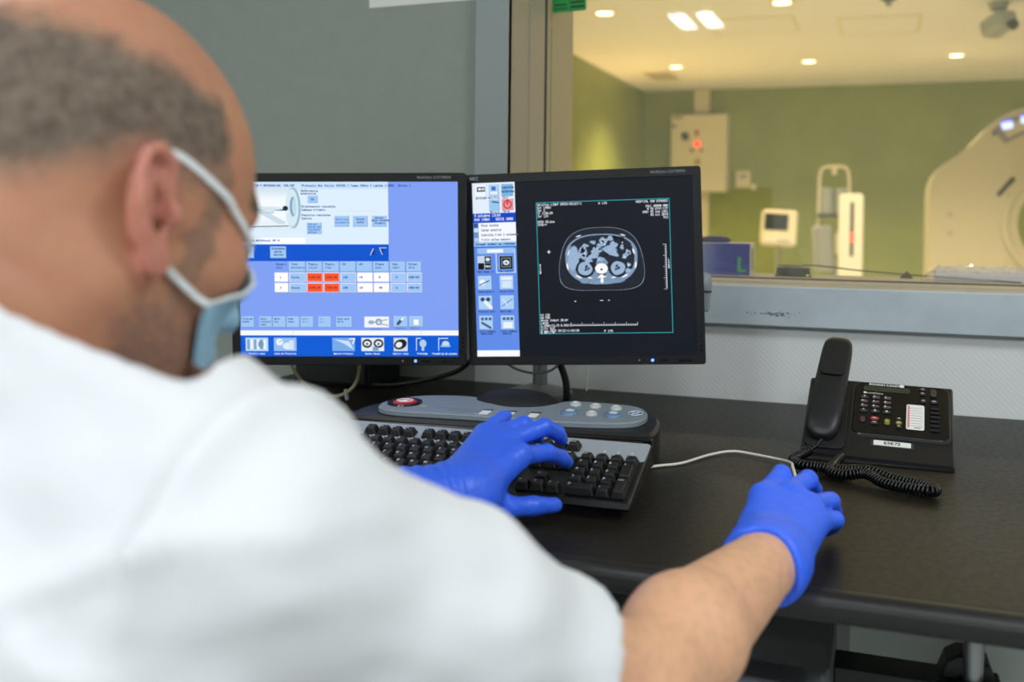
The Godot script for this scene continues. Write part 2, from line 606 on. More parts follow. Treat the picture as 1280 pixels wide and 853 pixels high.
		for k in 5:
			part(l, "louvre_blade", cbox(wide - 0.02, 0.02, 0.003, 0.0), M.white_plastic, Vector3(0, -0.012, -0.24 + 0.12 * k))

func build_scanner_room() -> void:
	var x0 := -2.585
	var x1 := 4.3
	var z1 := -11.44
	slab("floor_scanner_room", Vector3(x0 - 0.15, -0.1, z1 - 0.15), Vector3(x1, 0, -2.48), M.scanner_floor, 0, "pale shiny floor of the scanner room", "floor")
	slab("ceiling_scanner_room", Vector3(x0 - 0.15, CEIL, z1 - 0.15), Vector3(x1, CEIL + 0.1, -2.48), M.cream_ceiling, 0, "cream ceiling of the scanner room", "ceiling")
	slab("wall_green_side", Vector3(x0 - 0.15, 0, z1), Vector3(x0, CEIL, -2.48), M.green_wall, 0, "green side wall of the scanner room", "wall")
	slab("wall_green_back", Vector3(x0 - 0.15, 0, z1 - 0.15), Vector3(x1, CEIL, z1), M.green_wall, 0, "green rear wall of the scanner room", "wall")
	slab("wall_green_end", Vector3(x1, 0, z1 - 0.15), Vector3(x1 + 0.15, CEIL, -2.48), M.green_wall, 0, "green wall beyond the scanner", "wall")
	slab("wall_green_window", Vector3(2.6, 0, -2.63), Vector3(x1, CEIL, -2.48), M.green_wall, 0, "green wall beside the window, scanner side", "wall")
	slab("wall_green_window_side", Vector3(x0 - 0.15, 0, -2.5), Vector3(-0.824, CEIL, -2.481), M.green_wall, 0, "green wall at the window, scanner side", "wall")
	var i := 0
	for z in [-9.66, -7.0, -4.35]:
		for x in [-1.87, -0.65, 0.59, 1.83, 3.07]:
			var l := thing("downlight", "round recessed downlight, %s from the green side wall in the row %s" % [["first", "second", "third", "fourth", "fifth"][i % 5], ["along the rear wall", "in mid room", "along the window wall"][i / 5]], "ceiling light", Vector3(x, CEIL, z), Basis.IDENTITY, "downlights in the scanner room ceiling")
			part(l, "trim_ring", lathe([[0.058, 0.0], [0.085, -0.004], [0.092, -0.001], [0.092, 0.0]], 20), M.cream_plastic)
			part(l, "light_lens", lathe([[0.0, -0.003], [0.058, -0.003], [0.058, 0.0]], 20), M.lamp_white)
			var s := SpotLight3D.new()
			s.name = "downlight_beam"
			s.light_color = Color(1.0, 0.90, 0.70)
			s.light_energy = 3.0
			s.light_size = 0.05
			s.spot_angle = 62.0
			s.spot_angle_attenuation = 0.8
			s.spot_range = 14.0
			s.spot_attenuation = 2.0
			s.shadow_enabled = true
			s.transform = Transform3D(Basis(Vector3.RIGHT, -PI / 2), Vector3(0, -0.06, 0))
			l.add_child(s, true)
			i += 1
	# uplighter on the side wall whose upright back plate keeps its light off what lies behind it
	var u := thing("wall_uplighter", "cream wall lamp shining up the green side wall", "lamp", Vector3(x0, 0.88, -9.55))
	bar(u, "back_plate", Vector3(0, -0.12, -0.055), Vector3(0.3, 0.12, -0.045), M.cream_plastic)
	part(u, "light_bowl", lathe([[0.03, -0.05], [0.08, -0.03], [0.1, 0.02], [0.095, 0.022], [0.0, -0.02]], 20), M.cream_plastic, Vector3(0.12, 0, 0.055))
	part(u, "light_bulb", lathe([[0.0, -0.02], [0.025, 0.0], [0.03, 0.03], [0.0, 0.06]], 16, true), M.lamp_white, Vector3(0.12, 0.04, 0.0))
	var o := OmniLight3D.new()
	o.name = "uplighter_glow"
	o.light_color = Color(1.0, 0.8, 0.45)
	o.light_energy = 1.8
	o.light_size = 0.025
	o.omni_range = 12.0
	o.omni_attenuation = 2.0
	o.shadow_enabled = true
	o.position = Vector3(0.12, 0.06, 0.0)
	u.add_child(o, true)
	# ceiling fittings
	var g := thing("air_vent", "dark slotted vent in the cream ceiling near the corner", "vent", Vector3(-2.12, CEIL, -10.2))
	part(g, "vent_frame", boxes([[Vector3(0.3, 0.01, 0.02), Vector3(0, -0.005, 0.3)], [Vector3(0.3, 0.01, 0.02), Vector3(0, -0.005, -0.3)], [Vector3(0.02, 0.01, 0.58), Vector3(0.14, -0.005, 0)], [Vector3(0.02, 0.01, 0.58), Vector3(-0.14, -0.005, 0)]]), M.cream_plastic)
	part(g, "vent_back", cbox(0.26, 0.002, 0.58, 0.0), M.dark_grey, Vector3(0, -0.001, 0))
	for k in 7:
		part(g, "vent_slat", cbox(0.022, 0.004, 0.56, 0.0), M.reveal_paint, Vector3(-0.105 + 0.035 * k, -0.006, 0), Basis(Vector3.BACK, 0.5))
	for q in [[Vector3(-0.04, CEIL, -8.02), 0.55, 0.7, "square access panel in the ceiling above the machine"], [Vector3(-0.93, CEIL, -7.75), 0.62, 0.62, "square access panel between two downlights"]]:
		var a := thing("ceiling_access_panel", q[3], "access panel", q[0])
		var hx: float = q[1] / 2
		var hz: float = q[2] / 2
		part(a, "panel", cbox(hx * 2 - 0.02, 0.006, hz * 2 - 0.02, 0.001), M.cream_ceiling, Vector3(0, -0.001, 0))
		part(a, "panel_frame", boxes([[Vector3(hx * 2 + 0.03, 0.012, 0.02), Vector3(0, 0, hz)], [Vector3(hx * 2 + 0.03, 0.012, 0.02), Vector3(0, 0, -hz)], [Vector3(0.02, 0.012, hz * 2 - 0.02), Vector3(hx, 0, 0)], [Vector3(0.02, 0.012, hz * 2 - 0.02), Vector3(-hx, 0, 0)]]), M.cream_plastic)
	var c := thing("ceiling_camera", "cream surveillance camera hanging from the ceiling", "camera", Vector3(0.70, CEIL, -7.4))
	part(c, "ceiling_mount", lathe([[0.05, -0.05], [0.07, 0.0]], 18), M.grey_plastic)
	part(c, "bracket", cbox(0.04, 0.08, 0.04, 0.004), M.grey_plastic, Vector3(0, -0.08, 0))
	part(c, "camera_body", cbox(0.15, 0.12, 0.22, 0.025), M.grey_plastic, Vector3(0.0, -0.15, 0.03), yxz(-15, 30, 0))
	part(c, "camera_lens", lathe([[0.0, 0.03], [0.03, 0.03], [0.035, 0.0]], 16), M.black_gloss, Vector3(0.07, -0.18, 0.13), yxz(70, 30, 0))
	var sp := thing("ceiling_sprinkler", "small brown fitting on the cream ceiling by the edge", "sprinkler", Vector3(0.02, CEIL, -7.05))
	part(sp, "base", lathe([[0.035, -0.02], [0.06, 0.0]], 16), M.dark_grey)
	part(sp, "nozzle", lathe([[0.0, -0.05], [0.02, -0.05], [0.02, -0.02]], 12), M.steel)

func along_x() -> Basis:
	# prism frame whose outline lies in world z and y and whose length runs along world -x
	return Basis(Vector3(0, 0, 1), Vector3(0, 1, 0), Vector3(-1, 0, 0))

func build_desk() -> void:
	var d := thing("desk", "long black brown desk with a rounded black front edge", "desk", Vector3(0.27, 0, -1.5))
	# worktop, with the rounded nosing as its own black edging
	part(d, "worktop", cbox(3.0, 0.026, 1.005, 0.0008), M.desk_top, Vector3(0, 0.727, -0.0235))
	var nose := PackedVector2Array()
	for k in 13:
		var a := PI / 2 - PI * k / 12.0
		nose.append(Vector2(0.013 * cos(a), 0.0155 * sin(a)))
	nose.append(Vector2(-0.006, -0.0155))
	nose.append(Vector2(-0.006, 0.0155))
	var st := begin()
	add_prism(st, nose, -1.5, 1.5, 0.0, Transform3D(along_x(), Vector3(0, 0.7245, 0.486)))
	part(d, "front_edging", done(st), M.desk_edge, Vector3.ZERO, Basis.IDENTITY, "rounded black nosing")
	# underframe: beam, column with slotted bracket and steel tube, cable tray
	part(d, "cross_beam", cbox(0.175, 0.034, 0.05, 0.002), M.dark_steel, Vector3(-0.225, 0.572, 0.275))
	for x in [-0.176, 1.15, -1.38]:
		var b := part(d, "leg_bracket", prism(poly2([-0.028, -0.06, -0.026, 0.03, -0.018, 0.052, -0.006, 0.06, 0.012, 0.06, 0.026, 0.052, 0.034, 0.03, 0.052, -0.06]), -0.02, 0.02, 0.003, [rrect(0.032, 0.085, 0.012, 5, Vector2(0.006, -0.004))]), M.dark_steel, Vector3(x, 0.555, 0.262))
		part(b, "slot_back", cbox(0.03, 0.083, 0.006, 0.0), M.black_matt, Vector3(0.006, -0.004, -0.016))
		part(d, "leg", lathe([[0.011, -0.24], [0.011, 0.24]], 20), M.steel, Vector3(x + 0.010, 0.45, 0.280))
		part(d, "leg_column", cbox(0.06, 0.54, 0.05, 0.004), M.dark_steel, Vector3(x, 0.275, 0.21))
		part(d, "leg_foot", cbox(0.07, 0.03, 0.72, 0.006), M.dark_steel, Vector3(x, 0.015, 0.1))
		part(d, "top_bearer", cbox(0.06, 0.03, 0.8, 0.003), M.dark_steel, Vector3(x, 0.699, 0.0))
	part(d, "modesty_panel", cbox(1.6, 0.5, 0.018, 0.002), M.panel_pale, Vector3(0.50, 0.44, 0.16))
	part(d, "control_box", cbox(0.24, 0.068, 0.12, 0.004), M.black_matt, Vector3(-0.432, 0.665, 0.36))
	part(d, "cable", tube(curve([Vector3(-0.303, 0.70, 0.1), Vector3(-0.298, 0.66, 0.1), Vector3(-0.297, 0.6, 0.11), Vector3(-0.3, 0.5, 0.12)]), 0.003, 6), M.black_plastic)
	# grey drawer unit below
	var p := thing("drawer_unit", "pale grey drawer unit under the black desk", "drawer unit", Vector3(-0.262, 0.0, -1.40))
	part(p, "carcass", cbox(0.42, 0.535, 0.46, 0.004), M.grey_plastic, Vector3(0, 0.3075, 0.045))
	for k in 3:
		var f := part(p, "drawer", cbox(0.41, 0.165, 0.018, 0.003), M.grey_plastic, Vector3(0, 0.13 + 0.172 * k, 0.285))
		part(f, "handle", cbox(0.12, 0.012, 0.02, 0.003), M.steel, Vector3(0, 0.04, 0.018))
	for sx in [-1, 1]:
		for sz in [-1, 1]:
			part(p, "caster", lathe([[0.0, -0.012], [0.02, -0.012], [0.02, 0.012], [0.0, 0.012]], 14), M.black_plastic, Vector3(0.17 * sx, 0.02, 0.22 * sz), Basis(Vector3.BACK, PI / 2))

# ---------- lettering and marks drawn into the screens ----------
const FONT := {
	"A": [126, 17, 17, 17, 126], "B": [127, 73, 73, 73, 54], "C": [62, 65, 65, 65, 34], "D": [127, 65, 65, 34, 28], "E": [127, 73, 73, 73, 65], "F": [127, 9, 9, 9, 1], "G": [62, 65, 73, 73, 122],
	"H": [127, 8, 8, 8, 127], "I": [0, 65, 127, 65, 0], "J": [32, 64, 65, 63, 1], "K": [127, 8, 20, 34, 65], "L": [127, 64, 64, 64, 64], "M": [127, 2, 12, 2, 127], "N": [127, 4, 8, 16, 127],
	"O": [62, 65, 65, 65, 62], "P": [127, 9, 9, 9, 6], "Q": [62, 65, 81, 33, 94], "R": [127, 9, 25, 41, 70], "S": [70, 73, 73, 73, 49], "T": [1, 1, 127, 1, 1], "U": [63, 64, 64, 64, 63],
	"V": [31, 32, 64, 32, 31], "W": [63, 64, 56, 64, 63], "X": [99, 20, 8, 20, 99], "Y": [7, 8, 112, 8, 7], "Z": [97, 81, 73, 69, 67],
	"0": [62, 81, 73, 69, 62], "1": [0, 66, 127, 64, 0], "2": [66, 97, 81, 73, 70], "3": [33, 65, 69, 75, 49], "4": [24, 20, 18, 127, 16], "5": [39, 69, 69, 69, 57], "6": [60, 74, 73, 73, 48],
	"7": [1, 113, 9, 5, 3], "8": [54, 73, 73, 73, 54], "9": [6, 73, 73, 41, 30], "a": [32, 84, 84, 84, 120], "b": [127, 72, 68, 68, 56], "c": [56, 68, 68, 68, 32], "d": [56, 68, 68, 72, 127],
	"e": [56, 84, 84, 84, 24], "f": [8, 126, 9, 1, 2], "g": [12, 82, 82, 82, 62], "h": [127, 8, 4, 4, 120], "i": [0, 68, 125, 64, 0], "j": [32, 64, 68, 61, 0], "k": [127, 16, 40, 68, 0],
	"l": [0, 65, 127, 64, 0], "m": [124, 4, 24, 4, 120], "n": [124, 8, 4, 4, 120], "o": [56, 68, 68, 68, 56], "p": [124, 20, 20, 20, 8], "q": [8, 20, 20, 24, 124], "r": [124, 8, 4, 4, 8],
	"s": [72, 84, 84, 84, 32], "t": [4, 63, 68, 64, 32], "u": [60, 64, 64, 32, 124], "v": [28, 32, 64, 32, 28], "w": [60, 64, 48, 64, 60], "x": [68, 40, 16, 40, 68], "y": [12, 80, 80, 80, 60],
	"z": [68, 100, 84, 76, 68], ".": [0, 96, 96, 0, 0], ":": [0, 54, 54, 0, 0], "-": [8, 8, 8, 8, 8], "/": [32, 16, 8, 4, 2], "+": [8, 8, 62, 8, 8], ",": [0, 80, 48, 0, 0],
}

func write(im: Image, s: String, x: float, y: float, px: float, c: Color, right := false, wide := 1.0) -> void:
	# px is the height of a capital in picture points
	var u := px / 7.0
	if right:
		x -= s.length() * 6.0 * u * wide
	for ch in s:
		if FONT.has(ch):
			var g: Array = FONT[ch]
			for k in 5:
				for r in 7:
					if (int(g[k]) >> r) & 1:
						im.fill_rect(Rect2i(roundi(x + k * u * wide), roundi(y + r * u), maxi(1, ceili(u * wide)), maxi(1, ceili(u))), c)
		x += 6.0 * u * wide

func rect(im: Image, x: float, y: float, w: float, h: float, c: Color) -> void:
	im.fill_rect(Rect2i(roundi(x), roundi(y), roundi(w), roundi(h)), c)

func button(im: Image, x: float, y: float, w: float, h: float, c: Color) -> void:
	rect(im, x, y, w, h, c.darkened(0.25))
	rect(im, x, y, w - 2, h - 2, c.lightened(0.35))
	rect(im, x + 2, y + 2, w - 4, h - 4, c)

func blob(im: Image, cx: float, cy: float, rx: float, ry: float, c: Color, turn := 0.0, soft := 1.5, wobble := 0.0, phase := 0.0, grain: FastNoiseLite = null, g := 0.0) -> void:
	# an organ: an oval with an uneven rim and a grained inside
	var R := maxf(rx, ry) * (1.0 + wobble) + soft + 1
	for y in range(int(cy - R), int(cy + R) + 1):
		for x in range(int(cx - R), int(cx + R) + 1):
			if x < 0 or y < 0 or x >= im.get_width() or y >= im.get_height():
				continue
			var d := Vector2(x - cx, y - cy).rotated(-turn)
			var q := Vector2(d.x / rx, d.y / ry)
			var a := q.angle()
			var lim := 1.0 + wobble * (0.6 * sin(3 * a + phase) + 0.4 * sin(5 * a + 2.3 * phase))
			var e := (lim - q.length()) * minf(rx, ry)
			if e > -soft:
				var t := clampf((e + soft) / (2 * soft), 0, 1)
				var k := c
				if grain:
					var n := 1.0 + g * grain.get_noise_2d(x * 6.0, y * 6.0)
					k = Color(c.r * n, c.g * n, c.b * n)
				im.set_pixel(x, y, im.get_pixel(x, y).lerp(k, t * c.a))

func line(im: Image, a: Vector2, b: Vector2, w: float, c: Color) -> void:
	var n := int(a.distance_to(b)) + 1
	for i in n + 1:
		var p := a.lerp(b, float(i) / n)
		rect(im, p.x - w / 2, p.y - w / 2, maxf(w, 1), maxf(w, 1), c)

func planning_picture() -> Image:
	var im := Image.create(1000, 800, false, Image.FORMAT_RGB8)
	im.fill(Color8(128, 160, 244))
	var pale := Color8(222, 239, 253)
	var btn := Color8(160, 200, 246)
	var dk := Color8(52, 84, 150)
	rect(im, 0, 0, 684, 284, pale)
	rect(im, 0, 0, 684, 34, Color8(205, 229, 252))
	write(im, "PLANIFICACION Y OBSERVACION, SUB.COM", 6, 12, 10, dk, false, 0.82)
	write(im, "Protocolo Bot Pelvis SUPINO 2 fases Agota 3 captem 1/2002  Series 1", 293, 12, 10, dk, false, 0.86)
	# picture of the couch and the ring
	for y in range(22, 220):
		for x in range(2, 282):
			var v := 0.62 + 0.38 * smoothstep(24.0, 90.0, float(y)) - 0.25 * smoothstep(150.0, 215.0, float(y))
			im.set_pixel(x, y, Color8(150, 190, 215).lerp(Color8(246, 252, 255), clampf(v, 0, 1)))
	blob(im, 252, 118, 34, 92, Color8(150, 185, 205))
	blob(im, 246, 118, 30, 86, Color8(214, 234, 244))
	blob(im, 251, 112, 14, 44, Color8(120, 160, 188))
	blob(im, 256, 112, 10, 38, Color8(190, 220, 236))
	rect(im, 20, 132, 206, 7, Color8(246, 250, 252))
	line(im, Vector2(112, 138), Vector2(205, 190), 18, Color8(205, 222, 232))
	line(im, Vector2(98, 139), Vector2(160, 139), 10, Color8(190, 212, 226))
	line(im, Vector2(52, 203), Vector2(228, 200), 6, Color8(110, 135, 150))
	line(im, Vector2(52, 198), Vector2(228, 195), 6, Color8(240, 248, 250))
	line(im, Vector2(40, 126), Vector2(206, 128), 6, Color8(52, 82, 104))
	blob(im, 140, 121, 66, 9, Color8(215, 230, 238))
	blob(im, 216, 120, 12, 11, Color8(24, 44, 62))
	write(im, "Referencia", 288, 36, 9, dk)
	write(im, "anatomica", 288, 48, 9, dk)
	button(im, 318, 62, 46, 34, btn)
	write(im, "SN", 332, 74, 10, dk)
	write(im, "Orientacion paciente", 290, 107, 9, dk)
	write(im, "Cabeza primero", 290, 122, 9, dk)
	write(im, "Posicion paciente", 290, 146, 9, dk)
	write(im, "Supino", 290, 161, 9, dk)
	button(im, 312, 185, 68, 52, btn)
	for k in 4:
		write(im, ["Copiar", "datos del", "paciente", "actual"][k], 318, 188 + 12 * k, 8, Color8(90, 130, 205))
	for k in 3:
		button(im, [438, 522, 608][k], 154, 68, 50, btn)
	write(im, "Modificar", 444, 166, 8, Color8(100, 140, 210))
	write(im, "parametros", 440, 180, 8, Color8(100, 140, 210))
	write(im, "Scout", 538, 164, 9, dk)
	write(im, "auto", 542, 178, 9, dk)
	write(im, "Scout", 624, 158, 9, dk)
	write(im, "auto volumen", 608, 170, 8, dk)
	write(im, "Fluoro", 622, 182, 9, dk)
	line(im, Vector2(456, 132), Vector2(640, 132), 1, Color8(185, 210, 240))
	rect(im, 104, 254, 202, 27, Color.WHITE)
	write(im, "Descripcion serie", 4, 262, 8, dk, false, 0.9)
	write(im, "Scout AP A", 110, 262, 9, dk)
	# band
	rect(im, 0, 285, 684, 76, Color8(4, 84, 208))
	button(im, 40, 294, 30, 54, btn)
	button(im, 144, 294, 73, 54, btn)
	write(im, "Siguiente", 150, 299, 8, dk)
	write(im, "serie", 162, 313, 8, dk)
	write(im, "activa", 160, 327, 8, dk)
	for k in 28:
		line(im, Vector2(616 - k * 0.36, 304 + k), Vector2(616 + k * 0.36, 304 + k), 1, Color8(30, 62, 140))
		line(im, Vector2(656 - (28 - k) * 0.36, 301 + k), Vector2(656 + (28 - k) * 0.36, 301 + k), 1, Color8(30, 62, 140))
	line(im, Vector2(614, 304), Vector2(600, 332), 3, Color8(205, 225, 252))
	line(im, Vector2(642, 300), Vector2(672, 300), 3, Color8(205, 225, 252))
	line(im, Vector2(642, 300), Vector2(654, 330), 3, Color8(205, 225, 252))
	# table
	var X := [161, 229, 308, 385, 463, 539, 614, 691, 765]
	var W := [62, 74, 72, 72, 70, 70, 70, 68, 68]
	var head := [["Numero", "Scout"], ["Tipo", "exploracion"], ["Posic.", "inicial"], ["Posic.", "final"], ["KV", ""], ["mA", ""], ["Plano", "Scout"], ["Voz", "respir"], ["Direc", "WW/WL"]]
	for c in 9:
		if c > 0:
			button(im, X[c], 364, W[c], 46, btn)
		write(im, head[c][0], X[c] + 9, 370, 9, dk)
		write(im, head[c][1], X[c] + 9, 386, 8, dk, false, 0.85)
		for r in 2:
			var col := Color.WHITE if c in [0, 5, 6] else Color8(255, 86, 38) if c in [2, 3] else btn
			var y := 413 + 48 * r
			button(im, X[c], y, W[c] + 2, 44, Color8(240, 245, 255))
			rect(im, X[c] + 3, y + 3, W[c] - 4, 38, col)
			write(im, [str(r + 1), "Scout", "S100.00", "I250.00", "120", "10", ["0", "90"][r], "N", "400/40"][c], X[c] + (24 if c in [0, 6, 7] else 9), y + 17, 9, Color8(140, 60, 30) if c in [2, 3] else dk)
	# lower buttons
	var bx := [6, 88, 151, 214, 278, 359, 441]
	var bl := [["Finalizar", "examen"], ["Selec.", "protocolo", "nuevo"], ["Serie", "sig."], ["Crear", "nueva"], ["Repetir", "serie"], ["Imp.", "auto"], ["Scout auto", "serie"]]
	for k in 7:
		button(im, bx[k], 616, 58 if k < 6 else 72, 50, btn)
		for j in bl[k].size():
			write(im, bl[k][j], bx[k] + 4, 622 + 13 * j, 8, Color8(110, 150, 215) if k in [4, 5] else dk, false, 0.8)
	button(im, 569, 616, 114, 52, Color8(240, 246, 252))
	blob(im, 600, 642, 14, 9, Color8(150, 175, 195))
	blob(im, 634, 640, 15, 15, Color8(120, 150, 175))
	blob(im, 634, 640, 9, 9, Color8(225, 235, 242))
	line(im, Vector2(612, 642), Vector2(672, 630), 4, Color8(140, 165, 185))
	line(im, Vector2(640, 650), Vector2(676, 656), 4, Color8(140, 165, 185))
	button(im, 704, 614, 64, 50, btn)
	button(im, 775, 614, 64, 50, btn)
	line(im, Vector2(722, 650), Vector2(736, 634), 10, Color8(60, 80, 100))
	line(im, Vector2(738, 632), Vector2(748, 622), 6, Color8(240, 246, 250))
	rect(im, 795, 630, 22, 24, Color.WHITE)
	write(im, "Calibrac", 600, 670, 7, dk)
	write(im, "Captura", 712, 666, 7, dk)
	write(im, "Borrar", 784, 666, 7, dk)
	rect(im, 0, 680, 1000, 23, Color8(246, 250, 255))
	rect(im, 828, 680, 2, 23, Color8(190, 210, 240))
	rect(im, 240, 680, 2, 23, Color8(190, 210, 240))
	rect(im, 0, 704, 1000, 96, Color8(8, 92, 214))
	var ix := [22, 152, 420, 554, 702, 803, 904]
	var iw := [104, 104, 104, 104, 64, 62, 64]
	var il := ["Pantalla nueva", "Lista de Protocolos", "Gestion protocolo", "Recons Manual", "Gestion lista", "Programas", "Parametros de sistema"]
	for k in 7:
		var c: Color = [Color8(190, 218, 244), Color8(150, 190, 240), Color8(120, 170, 236), Color8(228, 236, 244), Color8(210, 222, 236), Color8(8, 92, 214), Color8(8, 92, 214)][k]
		rect(im, ix[k], 714, iw[k], 62, c)
		write(im, il[k], ix[k] + (iw[k] - il[k].length() * 5.4) / 2, 783, 8, Color.WHITE, false, 0.78)
	for k in 6:
		rect(im, 30 + k * 15, 722, 11, 46, Color8(236, 244, 252) if k % 2 else Color8(130, 165, 200))
	blob(im, 92, 744, 12, 18, Color8(120, 150, 185))
	blob(im, 178, 734, 16, 16, Color8(235, 244, 252))
	line(im, Vector2(178, 734), Vector2(186, 728), 2, dk)
	blob(im, 214, 752, 22, 16, Color8(225, 238, 250))
	rect(im, 222, 726, 22, 44, Color8(210, 230, 248))
	for k in 40:
		line(im, Vector2(430 + k, 722 + k * 0.4), Vector2(496 + k * 0.6, 730 + k), 1, Color8(205, 228, 250))
	line(im, Vector2(498, 720), Vector2(524, 718), 4, Color.WHITE)
	line(im, Vector2(524, 718), Vector2(514, 742), 4, Color.WHITE)
	for k in 2:
		blob(im, 580 + 52 * k, 740, 22, 20, Color8(20, 26, 34))
		blob(im, 580 + 52 * k, 740, 15, 12, Color8(232, 238, 242))
		blob(im, 580 + 52 * k, 742, 5, 5, Color8(60, 70, 80))
	rect(im, 606, 756, 26, 18, Color8(120, 160, 200))
	blob(im, 732, 744, 30, 22, Color8(24, 30, 38), -0.4)
	blob(im, 726, 746, 16, 13, Color8(232, 238, 242), -0.4)
	line(im, Vector2(806, 716), Vector2(806, 772), 3, Color.WHITE)
	line(im, Vector2(806, 716), Vector2(826, 716), 3, Color.WHITE)
	blob(im, 836, 740, 16, 18, Color8(180, 205, 230))
	rect(im, 830, 752, 12, 22, Color8(180, 205, 230))
	line(im, Vector2(908, 716), Vector2(908, 772), 3, Color.WHITE)
	line(im, Vector2(908, 716), Vector2(950, 716), 3, Color.WHITE)
	blob(im, 940, 742, 17, 14, Color8(200, 222, 244))
	rect(im, 918, 748, 44, 8, Color8(160, 195, 235))
	return im

func slice_picture() -> Image:
	var im := Image.create(1000, 800, false, Image.FORMAT_RGB8)
	im.fill(Color8(17, 22, 31))
	var n := FastNoiseLite.new()
	n.seed = 5
	n.frequency = 0.02
	var peri := Color8(96, 140, 232)
	var btn := Color8(172, 208, 246)
	var dk := Color8(24, 44, 96)
	# tool column
	rect(im, 0, 0, 199, 800, peri)
	rect(im, 0, 0, 199, 140, Color8(226, 238, 252))
	button(im, 16, 8, 50, 56, Color8(240, 246, 252))
	rect(im, 22, 18, 38, 22, Color8(40, 44, 52))
	blob(im, 34, 28, 8, 7, Color8(230, 236, 240))
	blob(im, 50, 28, 8, 7, Color8(200, 210, 220))
	button(im, 76, 8, 50, 56, btn)
	rect(im, 90, 18, 20, 18, Color8(60, 110, 190))
	rect(im, 84, 42, 34, 12, Color8(230, 240, 250))
	button(im, 136, 8, 54, 56, Color8(120, 180, 232))
	write(im, "Learning", 138, 18, 11, dk, false, 0.75)
	write(im, "Solutions", 137, 36, 11, dk, false, 0.7)
	button(im, 76, 76, 50, 52, Color8(150, 200, 240))
	line(im, Vector2(92, 88), Vector2(120, 92), 5, Color8(40, 60, 90))
	button(im, 136, 76, 54, 52, Color8(232, 148, 156))
	blob(im, 163, 102, 20, 20, Color8(206, 52, 66))
	blob(im, 163, 102, 14, 14, Color8(232, 148, 156))
	rect(im, 159, 78, 8, 26, Color8(206, 52, 66))
	for k in 5:
		write(im, ["Explorador", "Menu Princ", "Salir", "Servicio", "Cerrar"][k], [16, 74, 142, 80, 142][k], [65, 65, 65, 129, 129][k], 8, dk, false, 0.8)
	rect(im, 0, 140, 199, 42, Color8(8, 66, 196))
	write(im, "9 octubre 13:09", 6, 144, 12, Color.WHITE, false, 0.8)
	write(im, "EXA 19001   SERIE 2000", 6, 162, 12, Color.WHITE, false, 0.8)
	rect(im, 24, 184, 175, 88, Color8(245, 249, 254))
	for k in 4:
		rect(im, 2, 186 + 22 * k, 20, 18, [Color8(50, 90, 140), Color8(210, 226, 242), Color8(120, 150, 180), Color8(180, 205, 230)][k])
		write(im, ["Otros ajustes", "Cargar anterior", "Controles 3 del 2 volumenes", "Filtro cortes mascara"][k], 36, 190 + 22 * k, 10, Color8(96, 118, 150), false, 0.75)
	rect(im, 0, 272, 199, 20, Color8(150, 198, 250))
	write(im, "Sistema: ninguno con problemas", 8, 277, 9, dk, false, 0.8)
	rect(im, 0, 294, 199, 4, Color8(60, 100, 190))
	rect(im, 100, 306, 92, 110, Color8(198, 222, 252))
	rect(im, 105, 311, 82, 100, peri)
	rect(im, 14, 300, 172, 26, Color8(150, 190, 240))
	rect(im, 60, 306, 76, 16, Color8(240, 246, 252))
	for r in 4:
		for c in 2:
			var x := [14, 116][c] as int
			var y := 336 + 92 * r
			button(im, x, y, 64, 64, btn)
			write(im, ["Pant visual. util", "Pant anterior", "Visualizacion anot", "Utiles filtro", "Protocolo retraso", "Mediciones", "Filtro imagenes", "Filtro imagenes"][r * 2 + c].left(15), x - 2, y + 68, 8, dk, false, 0.75)
			if r == 3:
				write(im, ["Abdominales", "Retenido"][c], x + 6, y + 78, 8, dk, false, 0.75)
	rect(im, 16, 338, 29, 28, Color8(200, 214, 228))
	for q in [[48, 338], [16, 369], [48, 369]]:
		rect(im, q[0], q[1], 29, 29, Color8(14, 16, 20))
	blob(im, 62, 352, 11, 9, Color8(220, 230, 236))
	write(im, "PACS", 50, 380, 8, Color.WHITE, false, 0.9)
	rect(im, 118, 338, 60, 60, Color8(16, 20, 26))
	rect(im, 126, 346, 44, 44, Color8(120, 140, 160))
	rect(im, 130, 350, 36, 36, Color8(16, 20, 26))
	blob(im, 148, 368, 15, 12, Color8(226, 234, 240))
	blob(im, 148, 369, 5, 4, Color8(70, 80, 90))
	blob(im, 34, 458, 14, 14, Color8(240, 246, 252))
	line(im, Vector2(20, 470), Vector2(66, 450), 4, Color8(60, 90, 130))
	rect(im, 122, 434, 52, 14, Color8(230, 240, 250))
	rect(im, 126, 454, 44, 30, Color8(214, 230, 248))
	for k in 2:
		blob(im, 32 + 26 * k, 536, 10, 9, Color8(50, 70, 100))
	line(im, Vector2(44, 548), Vector2(72, 576), 12, Color8(236, 242, 248))
	line(im, Vector2(122, 570), Vector2(172, 536), 3, Color8(70, 120, 180))
	line(im, Vector2(126, 536), Vector2(150, 566), 3, Color8(226, 238, 250))
	for k in 3:
		rect(im, 22 + 18 * k, 620, 13, 13, Color8(70, 95, 130))
		rect(im, 124 + 18 * k, 620, 13, 13, Color8(70, 95, 130))
	line(im, Vector2(26, 644), Vector2(66, 668), 8, Color8(70, 95, 130))
	rect(im, 126, 642, 44, 28, Color8(236, 242, 250))
	rect(im, 0, 772, 199, 28, Color8(248, 252, 255))
	# slice frame
	var teal := Color8(48, 176, 190)
	var L := 295
	var T := 98
	var R := 897
	var B := 699
	for e in [[L, T, R - L, 3], [L, B - 3, R - L, 3], [L, T, 3, B - T], [R - 3, T, 3, B - T]]:
		rect(im, e[0], e[1], e[2], e[3], teal)
	var wh := Color8(225, 232, 238)
